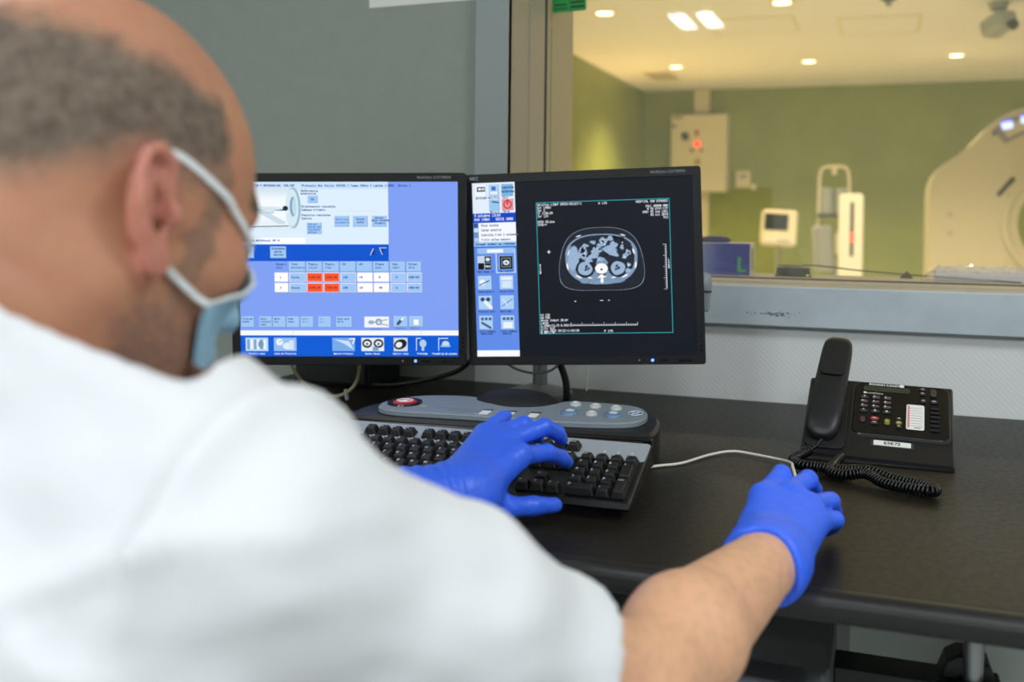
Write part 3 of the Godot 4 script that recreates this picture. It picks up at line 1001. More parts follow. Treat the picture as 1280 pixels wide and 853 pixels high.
	for k in 7:
		if k != 5:
			write(im, ["OptiPlex LIGHT SPEED/SELECT/1", "Ex: 19001", "Se: 2", "S: I158.99", "Im: 124", "", "DFOV 35.6cm"][k], L + 6, T + 6 + 13 * k, 10, wh, false, 0.82)
	write(im, "STND/+", L + 6, T + 97, 10, wh, false, 0.82)
	for k in 5:
		write(im, ["HOSPITAL SON ESPASES", "CALL 00000 000", "M 58 EPIF/137", "DOB: 03 ene 1961", "08 oct 2019"][k], R - 8, T + 6 + (0 if k == 0 else 8 + 13 * k), 10, wh, true, 0.82)
	write(im, "512", R - 8, T + 79, 10, wh, true, 0.82)
	write(im, "A 178", 580, T + 8, 9, wh)
	write(im, "P 178", 590, B - 16, 9, wh)
	for k in 5:
		write(im, "R1780"[k], L + 8, 380 + 9 * k, 8, wh)
		write(im, "L1780"[k], R - 14, 366 + 9 * k, 8, wh)
	for k in 7:
		write(im, ["kV 120", "mA 330", "Noise Index: 20.0+", "Large", "1.25mm/13.75 0.938:1", "Tilt: 0.0", "9 oct 2019 10:22:11/01:58"][k], L + 6, B - 92 + 12 * k, 10, wh, false, 0.82)
	write(im, "W=400 L=40", L + 6, B - 12, 9, wh, false, 0.82)
	rect(im, 440, 660, 300, 3, wh)
	for k in 31:
		var t := 12 if k % 5 == 0 else 6
		rect(im, 440 + 10 * k - 1, 660 - t, 2, t, wh)
	rect(im, 874, 302, 3, 200, wh)
	for k in 21:
		var t := 12 if k % 5 == 0 else 6
		rect(im, 874 - t, 302 + 10 * k, t, 2, wh)
	rect(im, 340, 323, 16, 4, wh)
	rect(im, 346, 317, 4, 16, wh)
	rect(im, 459, 549, 7, 5, wh)
	rect(im, 574, 548, 16, 3, wh)
	rect(im, 610, 548, 9, 3, wh)
	# the slice: skin and fat, muscle wall, organs
	var cx := 585.0
	var cy := 360.0
	# outline of the skin: flat underneath, widest low down
	var skin := func(p: Vector2) -> float:
		var d := p - Vector2(cx, cy)
		var hw := 176.0 + 18.0 * smoothstep(-90.0, 60.0, d.y)
		var u := absf(d.x) / hw
		return pow(u, 2.6 if d.y < 0 else 4.2) + pow(absf(d.y) / (142.0 if d.y < 0 else 144.0), 2.7 if d.y < 0 else 5.5)
	# muscle wall round the belly
	var wall := func(p: Vector2) -> float:
		var d := p - Vector2(cx, 352.0)
		return pow(absf(d.x) / 163.0, 2.5) + pow(absf(d.y) / (104.0 if d.y < 0 else 124.0), 2.4)
	for y in range(int(cy) - 150, int(cy) + 150):
		for x in range(int(cx) - 205, int(cx) + 205):
			var p := Vector2(x, y)
			var s: float = skin.call(p)
			if s >= 1.0:
				continue
			var grain := n.get_noise_2d(x * 7.0, y * 7.0)
			var c := Color8(22, 28, 38).lightened(clampf(0.04 + 0.09 * grain, 0, 0.2))
			if s > 0.955:
				c = Color8(120, 136, 156) if y < cy + 90 else Color8(170, 186, 204)
			var w: float = wall.call(p)
			var thin := 0.87 if y < cy - 60 else 0.80 if y < cy + 50 else 0.60
			if w < 1.0 and w > thin:
				c = Color8(128, 152, 182).lightened(clampf(0.16 * grain, 0, 0.3))
			elif w <= thin:
				c = Color8(30, 38, 50).lightened(clampf(0.14 * grain, 0, 0.22))
			im.set_pixel(x, y, c)
	var soft := Color8(154, 180, 210)
	var mid := Color8(124, 149, 180)
	var dark := Color8(26, 33, 44)
	var bone := Color8(250, 251, 252)
	for sx in [-1, 1]:
		blob(im, cx + sx * 52, 454, 50, 17, mid, sx * 0.10, 2, 0.06, 1.0, n, 0.25)
		blob(im, cx + sx * 34, 432, 18, 17, mid, 0, 2, 0.1, 2.0, n, 0.25)
		blob(im, cx + sx * 58, 444, 15, 4, bone, -sx * 0.3)
		blob(im, cx + sx * 104, 440, 16, 4, bone, -sx * 0.45)
		blob(im, cx + sx * 154, 392, 4, 15, bone, sx * 0.12)
		blob(im, cx + sx * 146, 330, 4, 14, bone, -sx * 0.3)
		blob(im, cx + sx * 100, 256, 12, 3, bone, sx * 0.3)
	blob(im, cx + 2, 376, 26, 20, mid, 0, 2, 0.1, 0.4, n, 0.2)
	blob(im, cx, 405, 29, 24, bone)
	blob(im, cx, 409, 5, 4, Color8(30, 36, 44))
	blob(im, cx, 440, 17, 8, bone, 0, 2, 0.3, 0.5)
	blob(im, cx + 1, 457, 7, 15, bone, 0, 2, 0.1)
	# liver tip, kidneys in their dark fat
	blob(im, 459, 357, 25, 57, soft, 0.08, 2, 0.05, 0.3, n, 0.12)
	for k in 2:
		var kx := [511.0, 659.0][k] as float
		blob(im, kx, 405, 42, 40, dark)
		blob(im, kx, 404, 33, 31, soft, 0.3 * (1 - 2 * k), 2, 0.05, 1.2, n, 0.12)
		blob(im, kx + [8, -3][k], 402, 9, 11, dark, 0, 2, 0.5, 0.8)
		blob(im, kx + [10, -5][k], 402, 4, 6, mid, 0.4, 2, 0.5, 0.3)
	# bowel loops, vessels, pancreas
	for e in [[502, 330, 20, 34, 0.2], [550, 346, 30, 14, -0.5], [564, 322, 26, 16, -0.3], [630, 326, 36, 20, 0.5], [642, 300, 18, 16, 0.0], [596, 284, 18, 20, 0.3], [628, 270, 14, 12, 0.0], [550, 286, 14, 8, 0.2], [580, 362, 16, 10, 0.0], [690, 352, 10, 12, 0.0], [706, 336, 12, 14, 0.0], [708, 390, 9, 9, 0.0], [704, 416, 12, 10, 0.4], [680, 310, 8, 12, 0.0], [526, 366, 18, 12, 0.3], [576, 300, 10, 8, 0.6], [522, 300, 9, 6, 0.2], [610, 310, 8, 6, 0.4]]:
		blob(im, e[0], e[1], e[2], e[3], soft, e[4], 2, 0.22, e[0] * 0.1, n, 0.25)
	for e in [[502, 322, 9, 12], [506, 344, 6, 6], [650, 268, 12, 9], [676, 272, 12, 9], [594, 282, 6, 7], [708, 338, 4, 4], [580, 318, 5, 4], [536, 332, 5, 3], [612, 344, 4, 3], [560, 306, 5, 4]]:
		blob(im, e[0], e[1], e[2], e[3], Color8(14, 18, 26), 0.3, 2, 0.3, e[1] * 0.2)
	for e in [[690, 354], [707, 392], [682, 290], [602, 298], [510, 336], [596, 276], [588, 286]]:
		blob(im, e[0], e[1], 3, 3, bone)
	return im

func screen_material(called: String, im: Image, energy: float) -> StandardMaterial3D:
	var m := mat(called, Color(0.02, 0.02, 0.024), 0.35, 0.0, 0.35)
	m.emission_enabled = true
	m.emission = Color.BLACK
	m.emission_texture = ImageTexture.create_from_image(im)
	m.emission_energy_multiplier = energy
	m.texture_repeat = false
	return m

func panel_mesh(w: float, h: float) -> ArrayMesh:
	var st := begin()
	st.set_smooth_group(-1)
	var c := [[-1, -1, 0, 1], [1, -1, 1, 1], [1, 1, 1, 0], [-1, 1, 0, 0]]
	for k in [0, 2, 1, 0, 3, 2]:
		st.set_uv(Vector2(c[k][2], c[k][3]))
		st.add_vertex(Vector3(c[k][0] * w / 2, c[k][1] * h / 2, 0))
	return done(st)

func make_monitor(label: String, where: Vector3, turn: Basis, m: Material) -> Node3D:
	var o := thing("computer_monitor", label, "monitor", where, turn)
	var hole := PackedVector2Array([Vector2(-0.1882, -0.1506), Vector2(0.1882, -0.1506), Vector2(0.1882, 0.1506), Vector2(-0.1882, 0.1506)])
	part(o, "bezel", prism(rrect(0.404, 0.331, 0.005, 3), -0.012, 0.004, 0.0012, [hole]), M.black_plastic)
	part(o, "screen", panel_mesh(0.3764, 0.3012), m)
	part(o, "screen_backing", cbox(0.39, 0.318, 0.006, 0.0), M.black_matt, Vector3(0, 0, -0.0045))
	part(o, "back_shell", cbox(0.396, 0.05, 0.322, 0.004, Vector2(0.8, 0.8)), M.black_plastic, Vector3(0, 0, -0.037), Basis(Vector3.RIGHT, -PI / 2))
	part(o, "maker_logo", words("NEC", 0.0058, null, true, 0.0003), M.grey_plastic, Vector3(-0.184, 0.158, 0.0042))
	part(o, "model_lettering", words("MultiSync LCD1990SX", 0.0043, null, false, 0.0003), M.grey_plastic, Vector3(0.148, 0.158, 0.0042))
	part(o, "power_light", lathe([[0.0, 0.0008], [0.0022, 0.0006], [0.0026, 0.0]], 14), M.blue_lamp, Vector3(0.114, -0.158, 0.004), Basis(Vector3.RIGHT, PI / 2))
	part(o, "light_sensor", lathe([[0.0, 0.0004], [0.0014, 0.0004], [0.0014, 0.0]], 10), M.grey_plastic, Vector3(0.092, -0.158, 0.004), Basis(Vector3.RIGHT, PI / 2))
	for k in 2:
		part(o, "button", cbox(0.012 + 0.010 * k, 0.0036, 0.002, 0.0006), M.black_gloss, Vector3(0.132 + 0.036 * k, -0.158, 0.0042))
	for k in 4:
		part(o, "side_button", cbox(0.003, 0.004, 0.0016, 0.0005), M.black_gloss, Vector3(0.1955, -0.118 - 0.008 * k, 0.0042))
	return o

func build_screens() -> void:
	make_monitor("black flat monitor showing a blue planning screen with a table", Vector3(-0.857, 1.0025, -1.535), yxz(3.5, 19.5, 0.65), screen_material("planning_screen", planning_picture(), 1.0))
	make_monitor("black flat monitor showing a grey body slice on black", Vector3(-0.4768, 1.0107, -1.661), yxz(0.3, 9.3, 2.4), screen_material("slice_screen", slice_picture(), 1.0))
	var a := thing("monitor_arm", "grey steel post with two arms carrying both monitors", "monitor arm", Vector3(-0.640, 0.74, -1.93))
	part(a, "base", lathe([[0.0, 0.0], [0.066, 0.0], [0.066, 0.006], [0.05, 0.012], [0.022, 0.02], [0.0, 0.02]], 28), M.steel)
	part(a, "post", lathe([[0.0, 0.0], [0.0145, 0.0], [0.0145, 0.40], [0.0, 0.40]], 20), M.steel)
	part(a, "collar", lathe([[0.022, 0.2], [0.022, 0.28]], 20), M.grey_plastic)
	part(a, "arm", tube([Vector3(0.0, 0.25, 0.02), Vector3(0.08, 0.262, 0.09), Vector3(0.155, 0.268, 0.196)], 0.014, 10), M.steel)
	part(a, "arm", tube([Vector3(0.0, 0.25, 0.02), Vector3(-0.14, 0.26, 0.16), Vector3(-0.23, 0.262, 0.325)], 0.014, 10), M.steel)
	part(a, "vesa_plate", cbox(0.11, 0.11, 0.006, 0.002), M.steel, Vector3(0.157, 0.2705, 0.202), yxz(0.3, 9.3, 2.4))
	part(a, "vesa_plate", cbox(0.11, 0.11, 0.006, 0.002), M.steel, Vector3(-0.238, 0.2625, 0.330), yxz(3.5, 19.5, 0.65))
	var side := part(a, "arm_end", lathe([[0.0, -0.035], [0.012, -0.034], [0.0145, -0.028], [0.0145, 0.004], [0.0155, 0.006], [0.0155, 0.022], [0.011, 0.034], [0.0, 0.037]], 20, true), M.grey_plastic, Vector3(0.336, 0.222, 0.075), yxz(0, 0, -4), "rounded grey end cap beside the slice monitor")
	part(side, "clamp_ring", lathe([[0.0152, 0.001], [0.0162, 0.002], [0.0162, 0.004], [0.0152, 0.005]], 20), M.dark_grey)
	part(a, "arm", tube([Vector3(0.155, 0.25, 0.15), Vector3(0.25, 0.235, 0.1), Vector3(0.336, 0.222, 0.075)], 0.009, 8), M.steel)

func key_rows() -> Array:
	# [legend, centre x in key widths, row, width, depth] ; rows count from the function keys
	var k := []
	var f := ["Esc", "", "F1", "F2", "F3", "F4", "", "F5", "F6", "F7", "F8", "", "F9", "F10", "F11", "F12"]
	var x := 0.0
	for i in f.size():
		if f[i] == "":
			x += 1.0 if i == 1 else 0.5
		else:
			k.append([f[i], x + 0.5, 0, 1.0, 1.0])
			x += 1.0
	var rows := [["|", "1", "2", "3", "4", "5", "6", "7", "8", "9", "0", "?", "=", "<-:2"], ["Tab:1.5", "Q", "W", "E", "R", "T", "Y", "U", "I", "O", "P", "[", "+", "}:1.5"], ["Bloq:1.75", "A", "S", "D", "F", "G", "H", "J", "K", "L", "N", "{", "Intro:2.25"], ["Shift:1.25", "<", "Z", "X", "C", "V", "B", "N", "M", ",", ".", "-", "Shift:2.75"], ["Ctrl:1.5", "Win", "Alt:1.5", ":6", "AltGr:1.5", "Win", "Ctrl:1.5"]]
	for r in rows.size():
		x = 0.0
		for s: String in rows[r]:
			var w := 1.0
			var t := s
			if s.contains(":") and s.length() > 1:
				t = s.get_slice(":", 0)
				w = float(s.get_slice(":", 1))
			if t == "Win" and r == 4:
				w = 1.0 if x > 0 else 1.0
			k.append([t, x + w / 2, r + 1, w, 1.0])
			x += w
	var nav := [["Imp", 0, 0], ["Desp", 1, 0], ["Pausa", 2, 0], ["Ins", 0, 1], ["Ini", 1, 1], ["RePag", 2, 1], ["Supr", 0, 2], ["Fin", 1, 2], ["AvPag", 2, 2], ["^", 1, 4], ["<", 0, 5], ["v", 1, 5], [">", 2, 5]]
	for q in nav:
		k.append([q[0], 15.25 + q[1] + 0.5, q[2], 1.0, 1.0])
	var pad := [["Num", 0, 1, 1, 1], ["/", 1, 1, 1, 1], ["*", 2, 1, 1, 1], ["-", 3, 1, 1, 1], ["7", 0, 2, 1, 1], ["8", 1, 2, 1, 1], ["9", 2, 2, 1, 1], ["+", 3, 2, 1, 2], ["4", 0, 3, 1, 1], ["5", 1, 3, 1, 1], ["6", 2, 3, 1, 1], ["1", 0, 4, 1, 1], ["2", 1, 4, 1, 1], ["3", 2, 4, 1, 1], ["Intro", 3, 4, 1, 2], ["0", 0, 5, 2, 1], [".", 2, 5, 1, 1]]
	for q in pad:
		k.append([q[0], 18.5 + q[1] + q[3] / 2.0, q[2], float(q[3]), float(q[4])])
	return k

func rounded(p: PackedVector2Array) -> PackedVector2Array:
	# one round of corner cutting on a closed outline
	var o := PackedVector2Array()
	for k in 2:
		o = PackedVector2Array()
		for i in p.size():
			var a := p[i]
			var b := p[(i + 1) % p.size()]
			o.append(a.lerp(b, 0.25))
			o.append(a.lerp(b, 0.75))
		p = o
	return o

func build_console() -> void:
	var u := 0.01905
	# --- keyboard: its frame has the middle of the Num key at the origin ---
	var B := yxz(15, 2.0, 0)
	var kb := thing("keyboard", "black keyboard with a pale grey top strip in front of the control panel", "keyboard", Vector3(-0.347, 0.791, -1.2385), B)
	var x0 := -19.0 * u
	var right := 3.5 * u + 0.0065
	var left := x0 - 0.0065
	var back := -1.5 * u - 0.0295
	var front := 4.5 * u + 0.011
	var st := begin()
	# tray: side outline pulled across the width
	add_prism(st, poly2([back, -0.006, back, -0.034, front - 0.02, -0.020, front - 0.004, -0.016, front, -0.011, front - 0.006, -0.0065]), -right, -left, 0.002, Transform3D(along_x(), Vector3.ZERO))
	part(kb, "tray", done(st), M.black_plastic)
	# grey top strip with the function keys
	part(kb, "top_strip", prism(rrect(right - left - 0.002, 1.5 * u + 0.0205, 0.006), -0.0062, -0.0048, 0.0006), M.grey_plastic, Vector3((left + right) / 2, 0, (back + 0.001 - 0.5 * u + 0.001) / 2 - 0.001), Basis(Vector3.RIGHT, -PI / 2), "pale grey strip along the back of the keyboard")
	for k in 3:
		part(kb, "status_light", cbox(0.0022, 0.0006, 0.0022, 0.0), M.white_ink, Vector3(0.9 * u + k * 0.95 * u, -0.0045, -1.45 * u))
	for sx in [left + 0.05, right - 0.05]:
		part(kb, "foot", cbox(0.02, 0.022, 0.006, 0.001), M.black_plastic, Vector3(sx, -0.042, back + 0.012), yxz(-15, 0, 0))
	part(kb, "front_label", cbox(0.016, 0.0012, 0.005, 0.0), M.steel, Vector3(-0.03, -0.0165, front - 0.008))
	var shapes := {}
	var rise := {0: 0.0045, 1: 0.0035, 2: 0.0018, 3: 0.001, 4: 0.001, 5: 0.0015}
	for k in key_rows():
		var id := [k[3], k[4]]
		if not shapes.has(id):
			var w: float = k[3] * u - 0.0012
			var d: float = k[4] * u - 0.0012
			shapes[id] = cbox(w, 0.0095, d, 0.0011, Vector2(1.0 - 0.0055 / w, 1.0 - 0.0055 / d))
		var row: int = k[2]
		var z: float = (row - 1.0 - (0.5 if row == 0 else 0.0)) * u + (k[4] - 1.0) * u / 2
		var key := part(kb, "key", shapes[id], M.key_plastic, Vector3(x0 + k[1] * u, -0.0015 + rise[row] * 0.4, z))
		if k[0] != "" and k[1] > 3.0:
			var t: String = k[0]
			part(key, "legend", words(t, 0.0042 if t.length() == 1 else 0.0021, null, false, 0.0002), M.white_ink, Vector3(-k[3] * u / 2 + 0.0052 + 0.0006 * t.length(), 0.0048, -0.0022 - (k[4] - 1.0) * u / 2), Basis(Vector3.RIGHT, -PI / 2))
	# --- control panel behind the keyboard ---
	var P := thing("control_panel", "grey scanner control panel with a red stop button behind the keyboard", "control panel", Vector3(-0.548, 0.74, -1.49), yxz(0, 5.8, 0))
	var flat := Basis(Vector3.RIGHT, -PI / 2)   # outlines drawn in x and -z, pulled upward
	var ol := PackedVector2Array()
	for q in [[-0.222, 0.112], [-0.228, 0.09], [-0.226, 0.03], [-0.205, -0.03], [-0.17, -0.068], [-0.06, -0.078], [0.0, -0.10], [0.06, -0.088], [0.1, -0.076], [0.19, -0.07], [0.225, -0.045], [0.240, 0.0], [0.244, 0.06], [0.242, 0.1], [0.236, 0.116]]:
		ol.append(Vector2(q[0], -q[1]))
	part(P, "housing", prism(rounded(ol), 0.0, 0.052, 0.005), M.black_plastic, Vector3.ZERO, flat)
	var lip := PackedVector2Array()
	for q in [[-0.224, 0.118], [-0.226, 0.08], [0.242, 0.08], [0.240, 0.118]]:
		lip.append(Vector2(q[0], -q[1]))
	part(P, "front_lip", prism(lip, 0.026, 0.046, 0.003), M.black_gloss, Vector3.ZERO, flat)
	part(P, "paper_slot", cbox(0.135, 0.006, 0.004, 0.001), M.black_matt, Vector3(-0.13, 0.035, 0.119))
	part(P, "slot_trim", cbox(0.14, 0.0015, 0.003, 0.0), M.dark_grey, Vector3(-0.13, 0.0405, 0.1195))
	part(P, "paper_slot", cbox(0.15, 0.006, 0.004, 0.001), M.black_matt, Vector3(0.15, 0.035, 0.119))
	part(P, "slot_trim", cbox(0.155, 0.0015, 0.003, 0.0), M.dark_grey, Vector3(0.15, 0.0405, 0.1195))
	part(P, "slot_clip", cbox(0.012, 0.006, 0.004, 0.001), M.black_gloss, Vector3(-0.09, 0.042, 0.119))
	var gp := PackedVector2Array()
	for q in [[-0.1504, 0.1005], [-0.0671, 0.096], [-0.0127, 0.097], [0.0236, 0.101], [0.076, 0.1055], [0.155, 0.100], [0.2, 0.0875], [0.2203, 0.0609], [0.2241, 0.0119], [0.2097, -0.0363], [0.1799, -0.0589], [0.0853, -0.0669], [0.0722, -0.0334], [0.0578, -0.0066], [0.0378, 0.0107], [0.0033, 0.0172], [-0.0262, -0.0022], [-0.0458, -0.0281], [-0.0656, -0.060], [-0.150, -0.045], [-0.188, 0.0032], [-0.196, 0.0478], [-0.183, 0.085]]:
		gp.append(Vector2(q[0], -q[1]))
	part(P, "face_plate", prism(rounded(gp), 0.051, 0.0605, 0.002), M.panel_grey, Vector3.ZERO, flat)
	part(P, "speaker_hump", lathe([[0.0, 0.075], [0.03, 0.074], [0.052, 0.069], [0.066, 0.06], [0.07, 0.048]], 32, true), M.black_matt, Vector3(0.004, 0, -0.048), Basis.from_scale(Vector3(1.02, 1.0, 0.82)))
	var rng := RandomNumberGenerator.new()
	rng.seed = 2
	for i in 9:
		for j in 4:
			part(P, "speaker_hole", lathe([[0.0012, 0.0], [0.0, 0.0006]], 8), M.dark_grey, Vector3(0.004 + (i - 4) * 0.009 + (j % 2) * 0.0045, 0.0735 - 0.00012 * pow(absf(i - 4), 2.6) - 0.0008 * absf(j - 1.5), -0.048 + (j - 1.5) * 0.012))
	var top := 0.0605
	var stop := Vector3(-0.1575, top, 0.035)
	part(P, "stop_ring", lathe([[0.027, 0.0], [0.0262, 0.0028], [0.0225, 0.0028], [0.0215, 0.0008], [0.0, 0.0006]], 28), M.black_gloss, stop, Basis.from_scale(Vector3(1.0, 1.0, 1.25)))
	var sb := part(P, "stop_button", lathe([[0.0185, 0.0], [0.0185, 0.0025], [0.016, 0.0042], [0.0, 0.0045]], 28), M.red, stop, Basis.from_scale(Vector3(1.0, 1.0, 1.25)), "round red stop button")
	part(sb, "button_mark", tube([Vector3(-0.009, 0, 0.006), Vector3(0.010, 0, 0.006), Vector3(0.006, 0, -0.007), Vector3(-0.009, 0, 0.006), Vector3(0.004, 0, 0.001)], 0.0009, 5), M.white_ink, Vector3(0, 0.0044, 0))
	var ring := []
	for i in 20:
		ring.append(Vector3(cos(TAU * i / 20) * 0.0125, 0.0044, sin(TAU * i / 20) * 0.0105))
	part(sb, "button_mark", tube(ring, 0.0009, 5, true), M.white_ink)
	part(P, "yellow_mark", cbox(0.009, 0.0006, 0.006, 0.0), M.yellow, Vector3(-0.1215, top, 0.05))
	part(P, "fine_print", cbox(0.075, 0.0004, 0.0016, 0.0), M.panel_print, Vector3(-0.062, top, 0.058), Basis(Vector3.UP, -0.05))
	part(P, "fine_print", cbox(0.05, 0.0004, 0.0016, 0.0), M.panel_print, Vector3(-0.052, top, 0.072), Basis(Vector3.UP, -0.05))
	for x in [-0.0155, 0.0215, 0.059]:
		var s := part(P, "slider_window", cbox(0.0135, 0.0012, 0.030, 0.0), M.paper, Vector3(x, top, 0.072))
		part(s, "slider_shade", cbox(0.0150, 0.002, 0.006, 0.0004), M.black_gloss, Vector3(0, 0.0003, -0.0165))
		part(P, "slider_dot", cbox(0.0022, 0.0006, 0.0026, 0.0), M.white_ink, Vector3(x - 0.0125, top, 0.083))
		part(P, "fine_print", cbox(0.011, 0.0004, 0.003, 0.0), M.panel_print, Vector3(x + 0.003, top, 0.042))
	for q in [[0.1038, -0.030, 0], [0.1366, -0.022, 0], [0.170, -0.015, 0], [0.1411, 0.040, 0], [0.108, 0.040, 1], [0.1737, 0.040, 1]]:
		var big: bool = q[2] == 1
		var r := 0.0105 if big else 0.0078
		var b := part(P, "button", lathe([[r + 0.0016, 0.0], [r + 0.0012, 0.0022], [r, 0.0045], [r * 0.6, 0.0052], [0.0, 0.0053]], 22, true), M.button_blue if big else M.button_grey, Vector3(q[0], top - 0.0005, q[1]), Basis.from_scale(Vector3(1.12 if big else 1.0, 1.0, 1.55 if big else 1.35)))
		var c := []
		for i in 14:
			c.append(Vector3(cos(TAU * i / 14) * r * 0.52, 0.0052, sin(TAU * i / 14) * r * 0.42))
		part(b, "button_mark", tube(c, 0.0006, 5, true), M.white_ink)
		part(b, "button_mark", tube([Vector3(-r * 0.3, 0.0053, r * 0.1), Vector3(0, 0.0053, -r * 0.18), Vector3(r * 0.32, 0.0053, r * 0.12)], 0.0006, 5), M.white_ink)
	part(P, "fine_print", cbox(0.075, 0.0004, 0.001, 0.0), M.panel_print, Vector3(0.14, top, 0.013), Basis(Vector3.UP, -0.04))
	var lg := part(P, "maker_emblem", lathe([[0.0125, 0.0], [0.0125, 0.0008], [0.0, 0.0009]], 28), M.emblem_blue, Vector3(0.2035, top - 0.0003, 0.012), Basis.from_scale(Vector3(1.0, 1.0, 1.7)), "round blue maker's emblem with white script")
	var c2 := []
	for i in 24:
		c2.append(Vector3(cos(TAU * i / 24) * 0.0108, 0.0009, sin(TAU * i / 24) * 0.0108))
	part(lg, "emblem_ring", tube(c2, 0.0006, 5, true), M.white_ink)
	for s in [curve([Vector3(-0.001, 0, -0.005), Vector3(-0.005, 0, -0.006), Vector3(-0.0065, 0, -0.001), Vector3(-0.003, 0, 0.002), Vector3(-0.001, 0, -0.001), Vector3(-0.001, 0, 0.005), Vector3(-0.005, 0, 0.006)], 4), curve([Vector3(0.006, 0, -0.004), Vector3(0.003, 0, -0.006), Vector3(0.0015, 0, -0.003), Vector3(0.004, 0, -0.001), Vector3(0.001, 0, 0.002), Vector3(0.003, 0, 0.006), Vector3(0.0065, 0, 0.003)], 4)]:
		var up := []
		for p: Vector3 in s:
			up.append(p + Vector3(0, 0.0009, 0))
		part(lg, "emblem_script", tube(up, 0.0005, 5), M.white_ink)

func build_phone() -> void:
	# frame: x across, y away from the face plate, z towards the user along the slope
	var B := yxz(28.5, -1.8, -1.2)
	var o := thing("desk_phone", "black office desk phone with its handset on the cradle", "telephone", Vector3(0.0, 0.7925, -1.643), B)
	var Bi := B.inverse()
	# wedge body: upper face on the slope, underside on the desk
	var st := begin()
	st.set_smooth_group(-1)
	var zt := -0.093
	var zb := 0.093
	var hw := 0.107
	var top := []
	var low := []
	for q in [[-1, zt], [1, zt], [1, zb], [-1, zb]]:
		top.append(Vector3(q[0] * hw, 0, q[1]))
	var world := []
	for t: Vector3 in top:
		var w := B * t
		world.append(w)
	for i in 4:
		var w: Vector3 = world[i]
		low.append(Bi * Vector3(w.x, 0.741 - 0.7925, w.z + (0.02 if i < 2 else 0.003)))
	var c := Vector3(0, -0.03, 0)
	# chamfered upper rim
	var rim := []
	for i in 4:
		rim.append(top[i] * Vector3(0.975, 1, 0.975))
	for i in 4:
		top[i] += Vector3(0, -0.005, 0)
	outward(st, rim.duplicate(), c)
	outward(st, low.duplicate(), c)
	for i in 4:
		var j := (i + 1) % 4
		outward(st, [rim[i], rim[j], top[j], top[i]], c)
		outward(st, [top[i], top[j], low[j], low[i]], c)
	part(o, "body", done(st), M.black_plastic)
	var flat := Basis(Vector3.RIGHT, -PI / 2)
	# raised keypad plate with rounded corners
	part(o, "face_plate", prism(rrect(0.138, 0.128, 0.014, 5), 0.0, 0.0032, 0.0014), M.black_gloss, Vector3(0.032, 0, -0.0225), flat)
	part(o, "plate_groove", prism(rrect(0.142, 0.132, 0.016, 5), 0.0, 0.0008, 0.0003), M.phone_grey, Vector3(0.032, 0, -0.0225), flat)
	var y := 0.0032
	# handset, cradle on the left side
	part(o, "cradle", prism(rrect(0.058, 0.17, 0.012, 4), 0.0, 0.004, 0.001), M.black_matt, Vector3(-0.073, 0, -0.004), flat)
	var hs := Node3D.new()
	hs.name = "handset"
	o.add_child(hs)
	hs.transform = Transform3D(Basis(Vector3.UP, deg_to_rad(-3.5)), Vector3(-0.0745, 0.0, 0.0))
	# lengthwise lofted shell: the ear end lifts above the cradle, the mouth end lies low
	var secs := [[-0.142, 0.046, 0.020, 0.012], [-0.139, 0.050, 0.036, 0.018], [-0.130, 0.052, 0.044, 0.022], [-0.112, 0.050, 0.0475, 0.024], [-0.085, 0.046, 0.0485, 0.024], [-0.05, 0.041, 0.0495, 0.022], [-0.01, 0.036, 0.0515, 0.022], [0.025, 0.032, 0.0525, 0.024], [0.045, 0.028, 0.0505, 0.025], [0.058, 0.023, 0.043, 0.022], [0.066, 0.017, 0.028, 0.016], [0.068, 0.014, 0.012, 0.010]]
	st = begin()
	st.set_smooth_group(1)
	var rings := []
	for s in secs:
		var ring := []
		for k in 20:
			var a := TAU * k / 20
			var cx: float = signf(cos(a)) * pow(absf(cos(a)), 0.62) * s[2] / 2
			var cy: float = signf(sin(a)) * pow(absf(sin(a)), 0.72) * s[3] / 2
			ring.append(Vector3(cx, s[1] - s[3] / 2 + cy, s[0]))
		rings.append(ring)
	for i in rings.size() - 1:
		for k in 20:
			var j := (k + 1) % 20
			quad(st, rings[i][k], rings[i][j], rings[i + 1][j], rings[i + 1][k])
	for k in range(1, 19):
		tri(st, rings[0][0], rings[0][k + 1], rings[0][k])
		tri(st, rings[-1][0], rings[-1][k], rings[-1][k + 1])
	part(hs, "handset_shell", done(st), M.handset_black)
	# flat insert on the ear end
	st = begin()
	add_prism(st, rrect(0.039, 0.078, 0.010, 4), 0.0, 0.0022, 0.0008, Transform3D(Basis(Vector3.RIGHT, -PI / 2 + 0.11), Vector3(0, 0.0468, -0.086)))
	part(hs, "ear_insert", done(st), M.black_matt)
	# display, lettering
	part(o, "display", prism(rrect(0.068, 0.0105, 0.003), 0.0, 0.0006), M.lcd, Vector3(0.0105, y, -0.0705), flat)
	for k in 20:
		part(o, "display_cell", cbox(0.0024, 0.0003, 0.006, 0.0), M.lcd_dark, Vector3(-0.020 + k * 0.0032, y + 0.0007, -0.0705))
	part(o, "display_trim", cbox(0.066, 0.0006, 0.0012, 0.0), M.phone_grey, Vector3(0.0105, y, -0.0785))
	part(o, "maker_lettering", words("Alcatel-Lucent", 0.0052, null, true, 0.0002), M.white_ink, Vector3(0.0085, y + 0.0002, -0.0823), flat)
	part(o, "maker_emblem", lathe([[0.0036, 0.0], [0.0036, 0.0005], [0.0016, 0.0006], [0.0, 0.0002]], 16), M.white_ink, Vector3(0.0325, y, -0.0823))
	part(o, "service_mark", lathe([[0.0022, 0.0], [0.0022, 0.0005], [0.0, 0.0005]], 12), M.white_ink, Vector3(-0.0215, y, -0.0595))
	part(o, "service_lettering", words("TouchPhone", 0.0036, null, false, 0.0002), M.white_ink, Vector3(-0.0085, y + 0.0002, -0.0592), flat)
